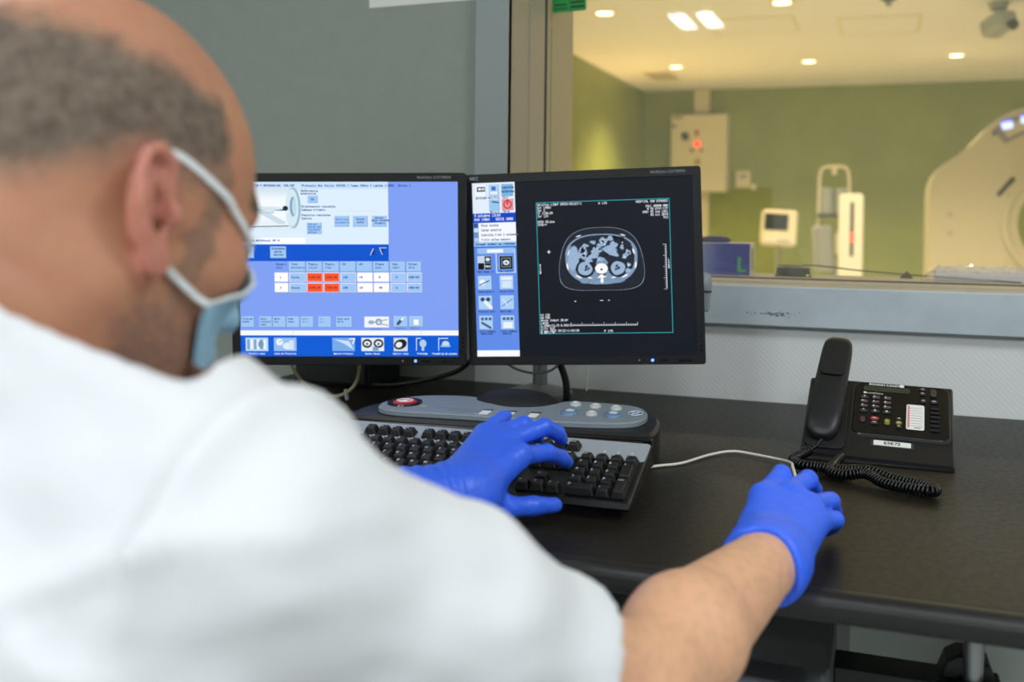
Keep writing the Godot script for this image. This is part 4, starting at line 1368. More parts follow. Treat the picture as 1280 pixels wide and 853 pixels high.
	# keypad
	var pad := [["1", ""], ["2", "abc"], ["3", "def"], ["4", "ghi"], ["5", "jkl"], ["6", "mno"], ["7", "pqrs"], ["8", "tuv"], ["9", "wxyz"], ["*", ""], ["0", ""], ["#", ""]]
	var kmesh := prism(rrect(0.0118, 0.0066, 0.0022, 3), 0.0, 0.0034, 0.0011)
	for i in 12:
		var x := -0.0215 + (i % 3) * 0.0168
		var z := -0.047 + (i / 3) * 0.0112
		var k := part(o, "key", kmesh, M.phone_key, Vector3(x, y - 0.0004, z), flat)
		part(k, "legend", words(pad[i][0], 0.0040, null, true, 0.0002), M.white_ink, Vector3(-0.0026 if pad[i][1] != "" else 0.0, 0, 0.0036))
		if pad[i][1] != "":
			part(k, "legend_letters", words(pad[i][1], 0.0026, null, false, 0.0002), M.pink_ink, Vector3(0.0022, 0, 0.0036))
	for q in [[-0.0220, 0.0085, 0.0080, 0.0125, "key_dark"], [-0.0048, 0.0045, 0.0125, 0.0070, "red_key"], [-0.0048, 0.0145, 0.0115, 0.0062, "phone_key"], [0.0135, 0.0100, 0.0082, 0.0135, "olive_key"], [0.0300, 0.0005, 0.0076, 0.0056, "phone_key"], [0.0300, 0.0100, 0.0092, 0.0070, "olive_key"], [0.0300, 0.0185, 0.0076, 0.0050, "phone_key"], [0.0630, -0.0765, 0.0086, 0.0060, "phone_key"], [0.0630, -0.0660, 0.0086, 0.0060, "phone_key"], [0.0640, -0.0480, 0.0080, 0.0066, "phone_key"], [0.0790, -0.0480, 0.0105, 0.0066, "phone_key"]]:
		var k := part(o, "function_key", prism(rrect(q[2], q[3], minf(q[2], q[3]) * 0.42, 4), 0.0, 0.0036, 0.0012), M[q[4]], Vector3(q[0], y - 0.0004, q[1]), flat)
		part(k, "key_mark", cbox(q[2] * 0.45, 0.0011, 0.0002, 0.0), M.white_ink if q[4] != "key_dark" else M.red, Vector3(0, 0, 0.0037))
	part(o, "scroll_key", prism(rrect(0.0090, 0.0185, 0.0042, 4), 0.0, 0.0038, 0.0013), M.phone_grey, Vector3(0.0785, y - 0.0004, -0.0700), flat)
	for k in 6:
		part(o, "line_key", prism(rrect(0.0135, 0.0050, 0.002, 3), 0.0, 0.003, 0.001), M.black_matt, Vector3(0.0805, y - 0.0002, -0.0315 + 0.0102 * k), flat)
	# index card under its cover, number strip
	var card := part(o, "index_card", prism(rrect(0.0255, 0.0595, 0.003), 0.0, 0.0006, 0.0002), M.paper, Vector3(0.0530, y, -0.0085), flat)
	part(card, "card_edge", cbox(0.003, 0.052, 0.0002, 0.0), M.pink_ink, Vector3(-0.0095, 0, 0.0007))
	for k in 8:
		part(card, "ruled_line", cbox(0.017, 0.0004, 0.0002, 0.0), M.phone_grey, Vector3(0.001, 0.021 - 0.006 * k, 0.0007))
	part(card, "hand_note", cbox(0.009, 0.0012, 0.0002, 0.0), M.ink, Vector3(0.003, -0.025, 0.0007))
	var tag := part(o, "number_strip", prism(rrect(0.052, 0.0108, 0.001), 0.0, 0.0012, 0.0004), M.paper, Vector3(0.022, 0.0005, 0.056), flat, "white strip with the extension number")
	part(tag, "number", words("65672", 0.0062, null, true, 0.0002), M.ink, Vector3(0, 0, 0.0013))
	part(o, "strip_holder", prism(rrect(0.060, 0.0140, 0.0015), 0.0, 0.0007, 0.0003), M.phone_grey, Vector3(0.022, 0, 0.056), flat)
	# coiled cord lying on the desk in a bight
	var path: Array = [Vector3(-0.077, 0.772, -1.558), Vector3(-0.086, 0.765, -1.535), Vector3(-0.103, 0.757, -1.512), Vector3(-0.112, 0.753, -1.488), Vector3(-0.098, 0.751, -1.472), Vector3(-0.075, 0.751, -1.470), Vector3(-0.045, 0.752, -1.462), Vector3(-0.010, 0.758, -1.447), Vector3(0.022, 0.752, -1.436), Vector3(0.052, 0.751, -1.424), Vector3(0.071, 0.751, -1.405), Vector3(0.062, 0.751, -1.392), Vector3(0.035, 0.751, -1.398), Vector3(0.008, 0.752, -1.412), Vector3(-0.015, 0.756, -1.437), Vector3(-0.040, 0.751, -1.437), Vector3(-0.060, 0.751, -1.452), Vector3(-0.058, 0.752, -1.490), Vector3(-0.050, 0.752, -1.545)]
	var fine := curve(path, 40)
	var coil := []
	var s := 0.0
	var up := Vector3.UP
	for i in fine.size() - 1:
		var d: Vector3 = (fine[i + 1] - fine[i])
		var steps := 3
		for k in steps:
			var p: Vector3 = fine[i].lerp(fine[i + 1], float(k) / steps)
			var t := d.normalized()
			var sd := t.cross(up).normalized()
			var u2 := sd.cross(t)
			var ph := s / 0.0046 * TAU
			var r := 0.0058 if s > 0.035 else 0.0006
			coil.append(p + (sd * cos(ph) + u2 * sin(ph)) * r)
			s += d.length() / steps
	var cord := thing("coiled_cord", "black coiled handset cord lying looped in front of the phone", "cord", Vector3.ZERO)
	part(cord, "coil", tube(coil, 0.0021, 5), M.black_gloss)

func carton_print() -> ImageTexture:
	# printed carton front: deep blue fading to silver grey ink
	var im := Image.create(256, 64, false, Image.FORMAT_RGB8)
	for x in 256:
		var t := smoothstep(70.0, 215.0, float(x))
		var c := Color8(168, 178, 196).lerp(Color8(20, 38, 148), t)
		for y in 64:
			im.set_pixel(x, y, c.lightened(0.05 * sin(x * 0.6) * sin(y * 0.9) * (1.0 - t)))
	return ImageTexture.create_from_image(im)

func build_sill_things() -> void:
	var y := 0.968
	# glove carton, rear side of the sill behind the glass
	var b := thing("glove_carton", "blue and silver glove carton marked with a green L on the window sill", "box", Vector3(-0.385, y, -2.395), yxz(0, 2, 0))
	part(b, "carton", cbox(0.21, 0.074, 0.115, 0.001), M.carton_white, Vector3(0, 0.037, 0))
	var m := mat("carton_front", Color.WHITE, 0.35)
	m.albedo_texture = carton_print()
	part(b, "printed_front", panel_mesh(0.2085, 0.0725), m, Vector3(0, 0.037, 0.0579))
	part(b, "size_letter", words("L", 0.034, null, true, 0.0004), M.letter_green, Vector3(0.085, 0.025, 0.0582))
	part(b, "side_print", cbox(0.0004, 0.05, 0.07, 0.0), M.carton_grey, Vector3(0.1053, 0.037, 0.005))
	var st := begin()
	add_lathe(st, [[0.0, 0.0], [0.02, 0.0], [0.026, 0.006], [0.02, 0.013], [0.008, 0.017], [0.0, 0.017]], 14, Transform3D(Basis.from_scale(Vector3(1.5, 1.0, 0.9)), Vector3(0.02, 0.073, 0.01)))
	part(b, "glove_tip", done(st), M.glove_deep, Vector3.ZERO, Basis.IDENTITY, "dark blue glove showing at the opening")
	# round black tape case and its strap
	var s := thing("tape_case", "low round black case with a bright glint beside the glove carton", "case", Vector3(-0.186, y, -2.372))
	part(s, "case_body", lathe([[0.0, 0.0], [0.041, 0.0], [0.041, 0.004], [0.038, 0.006], [0.036, 0.022], [0.034, 0.026], [0.0, 0.026]], 28), M.black_gloss)
	part(s, "case_rim", lathe([[0.0365, 0.021], [0.0375, 0.0225], [0.036, 0.0245]], 28), M.chrome)
	part(s, "strap", tube(curve([Vector3(0.02, 0.0265, -0.01), Vector3(0.06, 0.025, -0.012), Vector3(0.14, 0.018, 0.0), Vector3(0.25, 0.012, 0.018), Vector3(0.36, 0.0075, 0.032), Vector3(0.46, 0.0035, 0.046)], 6), 0.0018, 6), M.black_matt)
	# clear bag with white papers
	var p := thing("plastic_bag", "clear crinkled plastic bag of white papers on the sill", "bag", Vector3(0.235, y, -2.395), yxz(0, -2, 0))
	part(p, "paper_bundle", cbox(0.25, 0.017, 0.10, 0.003), M.lilac_paper, Vector3(0.0, 0.0105, 0), yxz(1, 0, 0))
	st = begin()
	st.set_smooth_group(-1)
	var n := FastNoiseLite.new()
	n.seed = 7
	n.frequency = 0.09
	var nx := 44
	var nz := 18
	var P := []
	for i in nx + 1:
		var col := []
		for k in nz + 1:
			var u := float(i) / nx
			var v := float(k) / nz
			var e := minf(1.0, minf(minf(u, 1 - u) * 10.0, minf(v, 1 - v) * 5.0))
			col.append(Vector3((u - 0.5) * 0.30, 0.002 + e * (0.025 + 0.012 * n.get_noise_2d(i * 3.0, k * 3.0) + 0.010 * n.get_noise_2d(i * 9.0 + 50, k * 9.0)), (v - 0.5) * 0.135))
		P.append(col)
	for i in nx:
		for k in nz:
			quad(st, P[i][k], P[i][k + 1], P[i + 1][k + 1], P[i + 1][k])
	part(p, "clear_film", done(st), M.clear_film)
	for q in [[-0.105, 0.034, "red", 0.010, 0.012], [-0.118, 0.030, "ink", 0.014, 0.004], [-0.04, 0.026, "ink", 0.018, 0.003], [-0.042, 0.018, "ink", 0.012, 0.003], [0.02, 0.0, "red", 0.01, 0.008], [0.08, 0.02, "ink", 0.016, 0.004], [0.11, 0.02, "ink", 0.012, 0.005]]:
		part(p, "printed_mark", cbox(q[3], 0.0006, q[4], 0.0), M[q[2]], Vector3(q[0], 0.0196, q[1]), yxz(1, 30, 0))
	# maroon wedge
	var w := thing("foam_wedge", "small dark red wedge at the back of the window sill", "wedge", Vector3(0.055, y, -2.448))
	part(w, "wedge", prism(poly2([-0.014, 0.0, 0.014, 0.0, 0.001, 0.0165]), -0.02, 0.02, 0.001), M.maroon)

func build_desk_things() -> void:
	var d := 0.74
	var pc := thing("computer_case", "black computer box standing at the rear desk corner", "computer", Vector3(-1.070, d, -1.92))
	part(pc, "case", cbox(0.175, 0.30, 0.15, 0.004), M.black_matt, Vector3(0, 0.150, 0))
	part(pc, "front_panel", cbox(0.165, 0.285, 0.006, 0.002), M.black_plastic, Vector3(0, 0.150, 0.077))
	var m := thing("mouse", "grey computer mouse under the gloved hand", "mouse", Vector3(-0.086, d, -1.215), yxz(0, 8, 0))
	var st := begin()
	st.set_smooth_group(1)
	var N := 16
	var rows := []
	for i in 9:
		var a := PI / 2 * i / 8.0
		var ring := []
		for k in N:
			var t := TAU * k / N
			ring.append(Vector3(cos(t) * 0.030 * pow(cos(a), 0.5), 0.001 + 0.030 * sin(a), sin(t) * 0.055 * pow(cos(a), 0.5) + 0.006 * sin(a)))
		rows.append(ring)
	for i in 8:
		for k in N:
			var j := (k + 1) % N
			quad(st, rows[i][k], rows[i + 1][k], rows[i + 1][j], rows[i][j])
	part(m, "shell", done(st), M.grey_plastic)
	part(m, "wheel", lathe([[0.0, -0.003], [0.008, -0.003], [0.008, 0.003], [0.0, 0.003]], 16), M.dark_grey, Vector3(0, 0.024, -0.03), Basis(Vector3.BACK, PI / 2))
	part(m, "button_gap", cbox(0.0012, 0.002, 0.03, 0.0), M.dark_grey, Vector3(0, 0.0245, -0.036))
	var c := thing("mouse_cable", "thin white cable curving from the keyboard to the mouse", "cable", Vector3.ZERO)
	var rp := [Vector3(-0.345, 0.743, -1.36), Vector3(-0.296, 0.743, -1.42), Vector3(-0.265, 0.743, -1.452), Vector3(-0.235, 0.744, -1.515), Vector3(-0.205, 0.745, -1.548), Vector3(-0.168, 0.745, -1.538), Vector3(-0.133, 0.748, -1.508), Vector3(-0.113, 0.757, -1.455), Vector3(-0.106, 0.764, -1.40), Vector3(-0.096, 0.762, -1.33), Vector3(-0.092, 0.752, -1.272)]
	part(c, "wire", tube(curve(rp, 8), 0.0021, 7), M.white_cable)
	var lw := thing("beige_cable", "beige cable hanging in a loop below the blue planning monitor", "cable", Vector3.ZERO)
	part(lw, "wire", tube(curve([Vector3(-1.04, 0.86, -1.62), Vector3(-1.02, 0.812, -1.62), Vector3(-0.985, 0.776, -1.62), Vector3(-0.945, 0.765, -1.62), Vector3(-0.91, 0.772, -1.62), Vector3(-0.885, 0.80, -1.62), Vector3(-0.878, 0.86, -1.62)], 6), 0.0032, 7), M.beige_cable)
	part(lw, "cable_tie", cbox(0.004, 0.02, 0.009, 0.001), M.grey_plastic, Vector3(-0.907, 0.770, -1.62), yxz(0, 0, 10))
	var bw := thing("power_cable", "thick black cable dropping behind the slice monitor to the desk", "cable", Vector3.ZERO)
	part(bw, "wire", tube(curve([Vector3(-0.60, 0.93, -1.76), Vector3(-0.567, 0.86, -1.77), Vector3(-0.543, 0.81, -1.775), Vector3(-0.537, 0.775, -1.775), Vector3(-0.548, 0.747, -1.79), Vector3(-0.6, 0.747, -1.83)], 6), 0.0065, 8), M.black_plastic)
	var gw := thing("grey_cable", "thin grey cable loop just below the slice monitor", "cable", Vector3.ZERO)
	part(gw, "wire", tube(curve([Vector3(-0.655, 0.88, -1.73), Vector3(-0.64, 0.832, -1.73), Vector3(-0.60, 0.815, -1.73), Vector3(-0.555, 0.820, -1.73), Vector3(-0.53, 0.85, -1.73), Vector3(-0.525, 0.90, -1.73)], 6), 0.0024, 6), M.grey_plastic)
	var vw := thing("wall_cable", "thin white cable running down the wall behind the slice monitor", "cable", Vector3.ZERO)
	part(vw, "wire", tube(curve([Vector3(-0.565, 0.96, -2.0), Vector3(-0.563, 0.85, -2.005), Vector3(-0.561, 0.79, -2.0), Vector3(-0.56, 0.743, -1.99)], 6), 0.0024, 6), M.white_cable)
	var kw := thing("floor_cable", "black cable along the desk behind the control panel", "cable", Vector3.ZERO)
	part(kw, "wire", tube(curve([Vector3(-0.985, 0.745, -1.86), Vector3(-0.93, 0.747, -1.88), Vector3(-0.86, 0.762, -1.90), Vector3(-0.80, 0.785, -1.90), Vector3(-0.76, 0.83, -1.89), Vector3(-0.745, 0.90, -1.87)], 8), 0.005, 7), M.black_plastic)

func build_gantry() -> void:
	var g := thing("scanner_gantry", "large cream ring shaped body scanner standing in the green room", "scanner", Vector3(1.308, 0.114, -8.6), Basis.from_scale(Vector3.ONE * 0.896))
	var half := [[0.392, 0.06], [0.388, 1.33], [0.398, 1.43], [0.428, 1.52], [0.48, 1.585], [0.60, 1.672], [0.71, 1.76], [0.80, 1.865], [0.87, 1.945], [0.95, 2.005], [1.05, 2.055], [1.2, 2.10], [1.46, 2.125]]
	var o := PackedVector2Array()
	for q in half:
		o.append(Vector2(q[0] - 1.46, q[1]))
	for i in range(half.size() - 2, -1, -1):
		o.append(Vector2(1.46 - half[i][0], half[i][1]))
	part(g, "housing", prism(o, -0.95, 0.0, 0.014, [oval(0.74, 0.74, 48, Vector2(0, 1.09))]), M.scanner_cream)
	part(g, "bore_funnel", lathe([[0.50, 0.012], [0.47, 0.03], [0.43, 0.01], [0.385, -0.10], [0.368, -0.3]], 48, true), M.scanner_cream, Vector3(0, 1.09, 0), Basis(Vector3.RIGHT, PI / 2))
	part(g, "bore_liner", lathe([[0.366, -0.9], [0.366, -0.02]], 48, true), M.scanner_grey, Vector3(0, 1.09, 0), Basis(Vector3.RIGHT, PI / 2))
	part(g, "plinth", cbox(2.0, 0.19, 0.9, 0.01), M.grey_plastic, Vector3(0, -0.032, -0.475))
	# arched display panel along the top
	var arch := PackedVector2Array()
	for i in 15:
		var a := lerpf(2.22, 0.92, i / 14.0)
		arch.append(Vector2(cos(a) * 0.95, 1.18 + sin(a) * 0.90))
	for i in 15:
		var a := lerpf(0.92, 2.22, i / 14.0)
		arch.append(Vector2(cos(a) * 0.79, 1.18 + sin(a) * 0.74))
	part(g, "display_surround", prism(arch, 0.0, 0.02, 0.006), M.scanner_lilac)
	var inner := PackedVector2Array()
	for i in 13:
		var a := lerpf(2.16, 0.98, i / 12.0)
		inner.append(Vector2(cos(a) * 0.918, 1.18 + sin(a) * 0.868))
	for i in 13:
		var a := lerpf(0.98, 2.16, i / 12.0)
		inner.append(Vector2(cos(a) * 0.82, 1.18 + sin(a) * 0.77))
	part(g, "display_plate", prism(inner, 0.02, 0.024, 0.001), M.scanner_cream)
	for q in [[-0.467, 1.928, 11], [-0.32, 1.975, 7], [0.32, 1.975, -7], [0.467, 1.928, -11]]:
		var s := part(g, "display_screen", cbox(0.085, 0.062, 0.008, 0.001), M.blue_display, Vector3(q[0], q[1], 0.026), yxz(0, 0, q[2]))
		part(s, "display_bar", cbox(0.085, 0.016, 0.003, 0.0), M.blue_bar, Vector3(0, 0.036, 0.004))
	part(g, "indicator", lathe([[0.0, 0.01], [0.02, 0.01], [0.022, 0.0]], 16), M.scanner_grey, Vector3(-0.565, 1.86, 0.024), Basis(Vector3.RIGHT, PI / 2))
	for sx in [-1, 1]:
		part(g, "light_slot", prism(rrect(0.205, 0.042, 0.02, 5), -0.002, 0.004, 0.001), M.black_matt, Vector3(sx * 0.465, 1.405, 0.0), yxz(0, 0, -sx * 51.0), "black laser slot")
		part(g, "slot_button", lathe([[0.0, 0.006], [0.022, 0.006], [0.022, 0.0]], 16), M.dark_grey, Vector3(sx * 0.425, 1.325, 0.0), Basis(Vector3.RIGHT, PI / 2))
		for k in 2:
			part(g, "side_control", lathe([[0.0, 0.01], [0.018, 0.01], [0.022, 0.0]], 14), M.reveal_paint, Vector3(sx * 0.90, 1.16 - 0.16 * k, 0.0), Basis(Vector3.RIGHT, PI / 2))
	# patient couch in front of the ring
	var t := thing("patient_couch", "long narrow cream scanner couch leading into the ring", "couch", Vector3(1.308, 0, -7.2))
	part(t, "pedestal", cbox(0.5, 0.62, 1.6, 0.03), M.cream_plastic, Vector3(0, 0.31, 0))
	part(t, "cradle", cbox(0.42, 0.05, 2.3, 0.02), M.cream_plastic, Vector3(0, 0.78, -0.1))
	part(t, "mattress", cbox(0.4, 0.04, 2.2, 0.015), M.dark_grey, Vector3(0, 0.825, -0.1))
	part(t, "lift_cover", cbox(0.34, 0.16, 1.4, 0.02), M.grey_plastic, Vector3(0, 0.685, 0))

func build_room_things() -> void:
	# electrical cabinet on the rear wall with its trunking
	var c := thing("electrical_cabinet", "cream wall cabinet with a glowing red lamp and warning triangle", "cabinet", Vector3(-1.917, 1.40, -11.44))
	part(c, "carcass", cbox(0.62, 0.858, 0.2, 0.006), M.cream_plastic, Vector3(0, 0.429, 0.1))
	var d := part(c, "door", cbox(0.60, 0.835, 0.012, 0.004), M.cream_plastic, Vector3(0, 0.429, 0.206))
	part(d, "lock", lathe([[0.0, 0.008], [0.016, 0.008], [0.02, 0.0]], 14), M.dark_grey, Vector3(-0.272, 0.305, 0.006), Basis(Vector3.RIGHT, PI / 2))
	part(d, "name_plate", cbox(0.1, 0.018, 0.003, 0.0), M.dark_grey, Vector3(-0.232, 0.395, 0.007))
	part(d, "main_switch", cbox(0.072, 0.082, 0.03, 0.008), M.dark_switch, Vector3(-0.14, 0.183, 0.02))
	part(d, "red_plate", cbox(0.045, 0.055, 0.006, 0.002), M.red_plate, Vector3(-0.018, 0.225, 0.009))
	part(d, "signal_lamp", lathe([[0.0, 0.03], [0.022, 0.026], [0.032, 0.012], [0.034, 0.0]], 20, true), M.red_lamp, Vector3(-0.010, 0.102, 0.006), Basis(Vector3.RIGHT, PI / 2), "glowing red lamp")
	part(d, "push_button", lathe([[0.0, 0.014], [0.016, 0.014], [0.02, 0.0]], 14), M.dark_switch, Vector3(-0.069, 0.032, 0.006), Basis(Vector3.RIGHT, PI / 2))
	part(d, "push_button", lathe([[0.0, 0.014], [0.016, 0.014], [0.02, 0.0]], 14), M.red_plate, Vector3(0.037, 0.030, 0.006), Basis(Vector3.RIGHT, PI / 2))
	part(d, "warning_triangle", prism(poly2([-0.045, -0.035, 0.045, -0.035, 0.0, 0.042]), 0.0, 0.003), M.ochre, Vector3(-0.006, -0.087, 0.006))
	for q in [[-1.912, 2.42, 0.17, 0.26], [-1.868, 0.70, 0.098, 1.40]]:
		var t := thing("cable_trunking", "cream cable trunking " + ("above" if q[1] > 2 else "below") + " the cabinet with the red lamp", "trunking", Vector3(q[0], q[1], -11.44))
		part(t, "channel", cbox(q[2], q[3], 0.05, 0.004), M.cream_plastic, Vector3(0, 0, 0.025))
		part(t, "cover", cbox(q[2] * 0.8, q[3] - 0.004, 0.006, 0.002), M.cream_plastic, Vector3(0, 0, 0.053))
	var th := thing("wall_thermostat", "small cream control unit on the green wall beside the cabinet", "thermostat", Vector3(-1.446, 1.547, -11.44))
	part(th, "housing", cbox(0.155, 0.19, 0.04, 0.008), M.cream_plastic, Vector3(0, 0, 0.02))
	part(th, "display", cbox(0.085, 0.045, 0.004, 0.001), M.carton_grey, Vector3(0, 0.03, 0.042))
	part(th, "knob", lathe([[0.0, 0.03], [0.03, 0.028], [0.034, 0.0]], 16), M.white_plastic, Vector3(0.11, -0.085, 0.0), Basis(Vector3.RIGHT, PI / 2))
	# monitor on a stand
	var m := thing("patient_monitor", "small cream patient monitor with a dark screen on a stand", "monitor", Vector3(-0.745, 0, -8.05))
	var head := yxz(-4, 12, -3)
	part(m, "housing", cbox(0.262, 0.275, 0.14, 0.018), M.cream_plastic, Vector3(0, 1.035, 0), head)
	part(m, "screen", cbox(0.178, 0.128, 0.006, 0.002), M.black_gloss, Vector3(-0.010, 1.083, 0.071), head)
	part(m, "control_strip", cbox(0.20, 0.055, 0.012, 0.004), M.carton_white, Vector3(0.006, 0.945, 0.072), head)
	for k in 4:
		part(m, "button", cbox(0.022, 0.018, 0.008, 0.003), M.reveal_paint, Vector3(-0.03 + 0.034 * k, 0.945, 0.080), head)
	part(m, "pole", lathe([[0.018, 0.05], [0.018, 0.95]], 14), M.steel)
	part(m, "base", lathe([[0.0, 0.0], [0.15, 0.0], [0.15, 0.03], [0.03, 0.06], [0.0, 0.06]], 24), M.grey_plastic)
	# injector trolley with ring handle
	var t := thing("injector_trolley", "grey injector trolley with a tall hoop handle and two bottles", "trolley", Vector3(-0.35, 0, -8.25))
	var hoop := [Vector3(-0.115, 1.0, 0), Vector3(-0.112, 1.30, 0), Vector3(-0.108, 1.44, 0), Vector3(-0.09, 1.50, 0), Vector3(-0.05, 1.517, 0), Vector3(0.05, 1.517, 0), Vector3(0.09, 1.50, 0), Vector3(0.108, 1.44, 0), Vector3(0.112, 1.30, 0), Vector3(0.116, 1.0, 0)]
	part(t, "hoop_handle", tube(curve(hoop, 3), 0.012, 8), M.cream_plastic)
	part(t, "hook", lathe([[0.0, -0.04], [0.018, -0.03], [0.018, 0.03], [0.0, 0.035]], 12), M.cream_plastic, Vector3(0, 1.49, 0))
	for sx in [-1, 1]:
		part(t, "bottle", lathe([[0.0, 0.0], [0.044, 0.0], [0.048, 0.01], [0.048, 0.19], [0.03, 0.2], [0.0, 0.2]], 18), M.grey_plastic, Vector3(0.054 * sx, 1.148, 0))
	part(t, "bottle_shelf", cbox(0.25, 0.02, 0.12, 0.004), M.dark_grey, Vector3(0, 1.136, 0))
	part(t, "injector_body", cbox(0.13, 0.36, 0.16, 0.02), M.grey_plastic, Vector3(-0.075, 0.88, 0.02), yxz(0, 15, 4))
	part(t, "syringe", lathe([[0.0, 0.0], [0.04, 0.0], [0.042, 0.15], [0.012, 0.18], [0.0, 0.18]], 16), M.cream_plastic, Vector3(0.055, 0.84, 0.03))
	part(t, "column", cbox(0.06, 0.75, 0.06, 0.008), M.grey_plastic, Vector3(0, 0.42, 0))
	part(t, "base", cbox(0.3, 0.07, 0.4, 0.02), M.grey_plastic, Vector3(0, 0.055, 0))
	for sx in [-1, 1]:
		for sz in [-1, 1]:
			part(t, "caster", lathe([[0.0, -0.012], [0.03, -0.012], [0.03, 0.012], [0.0, 0.012]], 14), M.dark_grey, Vector3(0.12 * sx, 0.03, 0.16 * sz), Basis(Vector3.BACK, PI / 2))
	# white column with a dark slot and red lights
	var k := thing("laser_column", "tall white laser column with a dark slot and red lights", "laser unit", Vector3(-0.213, 0, -7.95))
	part(k, "column", prism(rrect(0.172, 1.30, 0.03, 5, Vector2(0, 0.65)), -0.06, 0.06, 0.008), M.white_plastic)
	part(k, "slot", cbox(0.026, 0.40, 0.006, 0.002), M.dark_grey, Vector3(0.008, 1.035, 0.06))
	for yy in [0.998, 0.955]:
		part(k, "signal_light", lathe([[0.0, 0.008], [0.011, 0.006], [0.012, 0.0]], 14), M.red_lamp, Vector3(0.010, yy, 0.063), Basis(Vector3.RIGHT, PI / 2))
	part(k, "foot", cbox(0.3, 0.03, 0.3, 0.008), M.grey_plastic, Vector3(0, 0.015, 0))

# ---------- a surface round a field of joined shapes (surface nets) ----------
func ell(p: Vector3, c: Vector3, r: Vector3) -> float:
	var q := p - c
	var a := (q / r).length()
	var b := (q / (r * r)).length()
	return a * (a - 1.0) / b if b > 1e-9 else -minf(r.x, minf(r.y, r.z))

func cap(p: Vector3, a: Vector3, b: Vector3, ra: float, rb: float) -> float:
	var d := b - a
	var t := clampf((p - a).dot(d) / d.length_squared(), 0.0, 1.0)
	return (p - a - d * t).length() - lerpf(ra, rb, t)

func smin(a: float, b: float, k: float) -> float:
	var h := maxf(k - absf(a - b), 0.0) / k
	return minf(a, b) - h * h * k * 0.25

func smax(a: float, b: float, k: float) -> float:
	return -smin(-a, -b, k)

func nets(field: Callable, lo: Vector3, hi: Vector3, cell: float) -> Dictionary:
	var nx := int(ceil((hi.x - lo.x) / cell)) + 1
	var ny := int(ceil((hi.y - lo.y) / cell)) + 1
	var nz := int(ceil((hi.z - lo.z) / cell)) + 1
	var sx := 1
	var sy := nx + 1
	var sz := (nx + 1) * (ny + 1)
	var val := PackedFloat32Array()
	val.resize(sz * (nz + 1))
	val.fill(1e9)
	var vid := PackedInt32Array()
	vid.resize(sz * (nz + 1))
	vid.fill(-1)
	var V := PackedVector3Array()
	var cells: Array[Vector3i] = []
	var bs := 4
	var reach := cell * bs * 0.5 * 1.7321 * 1.35 + cell
	var off := [0, sx, sy, sx + sy, sz, sx + sz, sy + sz, sx + sy + sz]
	var opos := [Vector3(0, 0, 0), Vector3(1, 0, 0), Vector3(0, 1, 0), Vector3(1, 1, 0), Vector3(0, 0, 1), Vector3(1, 0, 1), Vector3(0, 1, 1), Vector3(1, 1, 1)]
	var edges := [[0, 1], [2, 3], [4, 5], [6, 7], [0, 2], [1, 3], [4, 6], [5, 7], [0, 4], [1, 5], [2, 6], [3, 7]]
	for bk in range(0, nz, bs):
		for bj in range(0, ny, bs):
			for bi in range(0, nx, bs):
				var mid := lo + Vector3(bi + bs * 0.5, bj + bs * 0.5, bk + bs * 0.5) * cell
				if absf(field.call(mid)) > reach:
					continue
				for k in range(bk, mini(bk + bs, nz)):
					for j in range(bj, mini(bj + bs, ny)):
						for i in range(bi, mini(bi + bs, nx)):
							var at0 := i + j * sy + k * sz
							var base := lo + Vector3(i, j, k) * cell
							var neg := 0
							for c in 8:
								var id: int = at0 + off[c]
								var v := val[id]
								if v > 1e8:
									v = field.call(base + opos[c] * cell)
									val[id] = v
								if v < 0.0:
									neg += 1
							if neg == 0 or neg == 8:
								continue
							var sum := Vector3.ZERO
							var n := 0
							for e in edges:
								var a := val[at0 + off[e[0]]]
								var b := val[at0 + off[e[1]]]
								if (a < 0.0) != (b < 0.0):
									sum += opos[e[0]].lerp(opos[e[1]], a / (a - b))
									n += 1
							vid[at0] = V.size()
							V.append(base + sum / n * cell)
							cells.append(Vector3i(i, j, k))
	var T := PackedInt32Array()
	for c in cells:
		var a0 := c.x + c.y * sy + c.z * sz
		for axis in 3:
			var step: int = [sx, sy, sz][axis]
			var u: int = [sy, sz, sx][axis]
			var w: int = [sz, sx, sy][axis]
			if (axis != 0 and c.x == 0) or (axis != 1 and c.y == 0) or (axis != 2 and c.z == 0):
				continue
			var p := val[a0]
			var q := val[a0 + step]
			if (p < 0.0) == (q < 0.0) or q > 1e8:
				continue
			var v0 := vid[a0]
			var v1 := vid[a0 - u]
			var v2 := vid[a0 - u - w]
			var v3 := vid[a0 - w]
			if v1 < 0 or v2 < 0 or v3 < 0:
				continue
			if p < 0.0:
				T.append_array([v0, v1, v2, v0, v2, v3])
			else:
				T.append_array([v0, v2, v1, v0, v3, v2])
	# T is anticlockwise seen from outside
	var N := PackedVector3Array()
	N.resize(V.size())
	for i in range(0, T.size(), 3):
		var n := (V[T[i + 1]] - V[T[i]]).cross(V[T[i + 2]] - V[T[i]])
		N[T[i]] += n
		N[T[i + 1]] += n
		N[T[i + 2]] += n
	for i in N.size():
		N[i] = N[i].normalized()
	return {"v": V, "n": N, "t": T}

func join(list: Array) -> Dictionary:
	var V := PackedVector3Array()
	var N := PackedVector3Array()
	var T := PackedInt32Array()
	for g in list:
		var b := V.size()
		V.append_array(g.v)
		N.append_array(g.n)
		for i: int in g.t:
			T.append(i + b)
	return {"v": V, "n": N, "t": T}

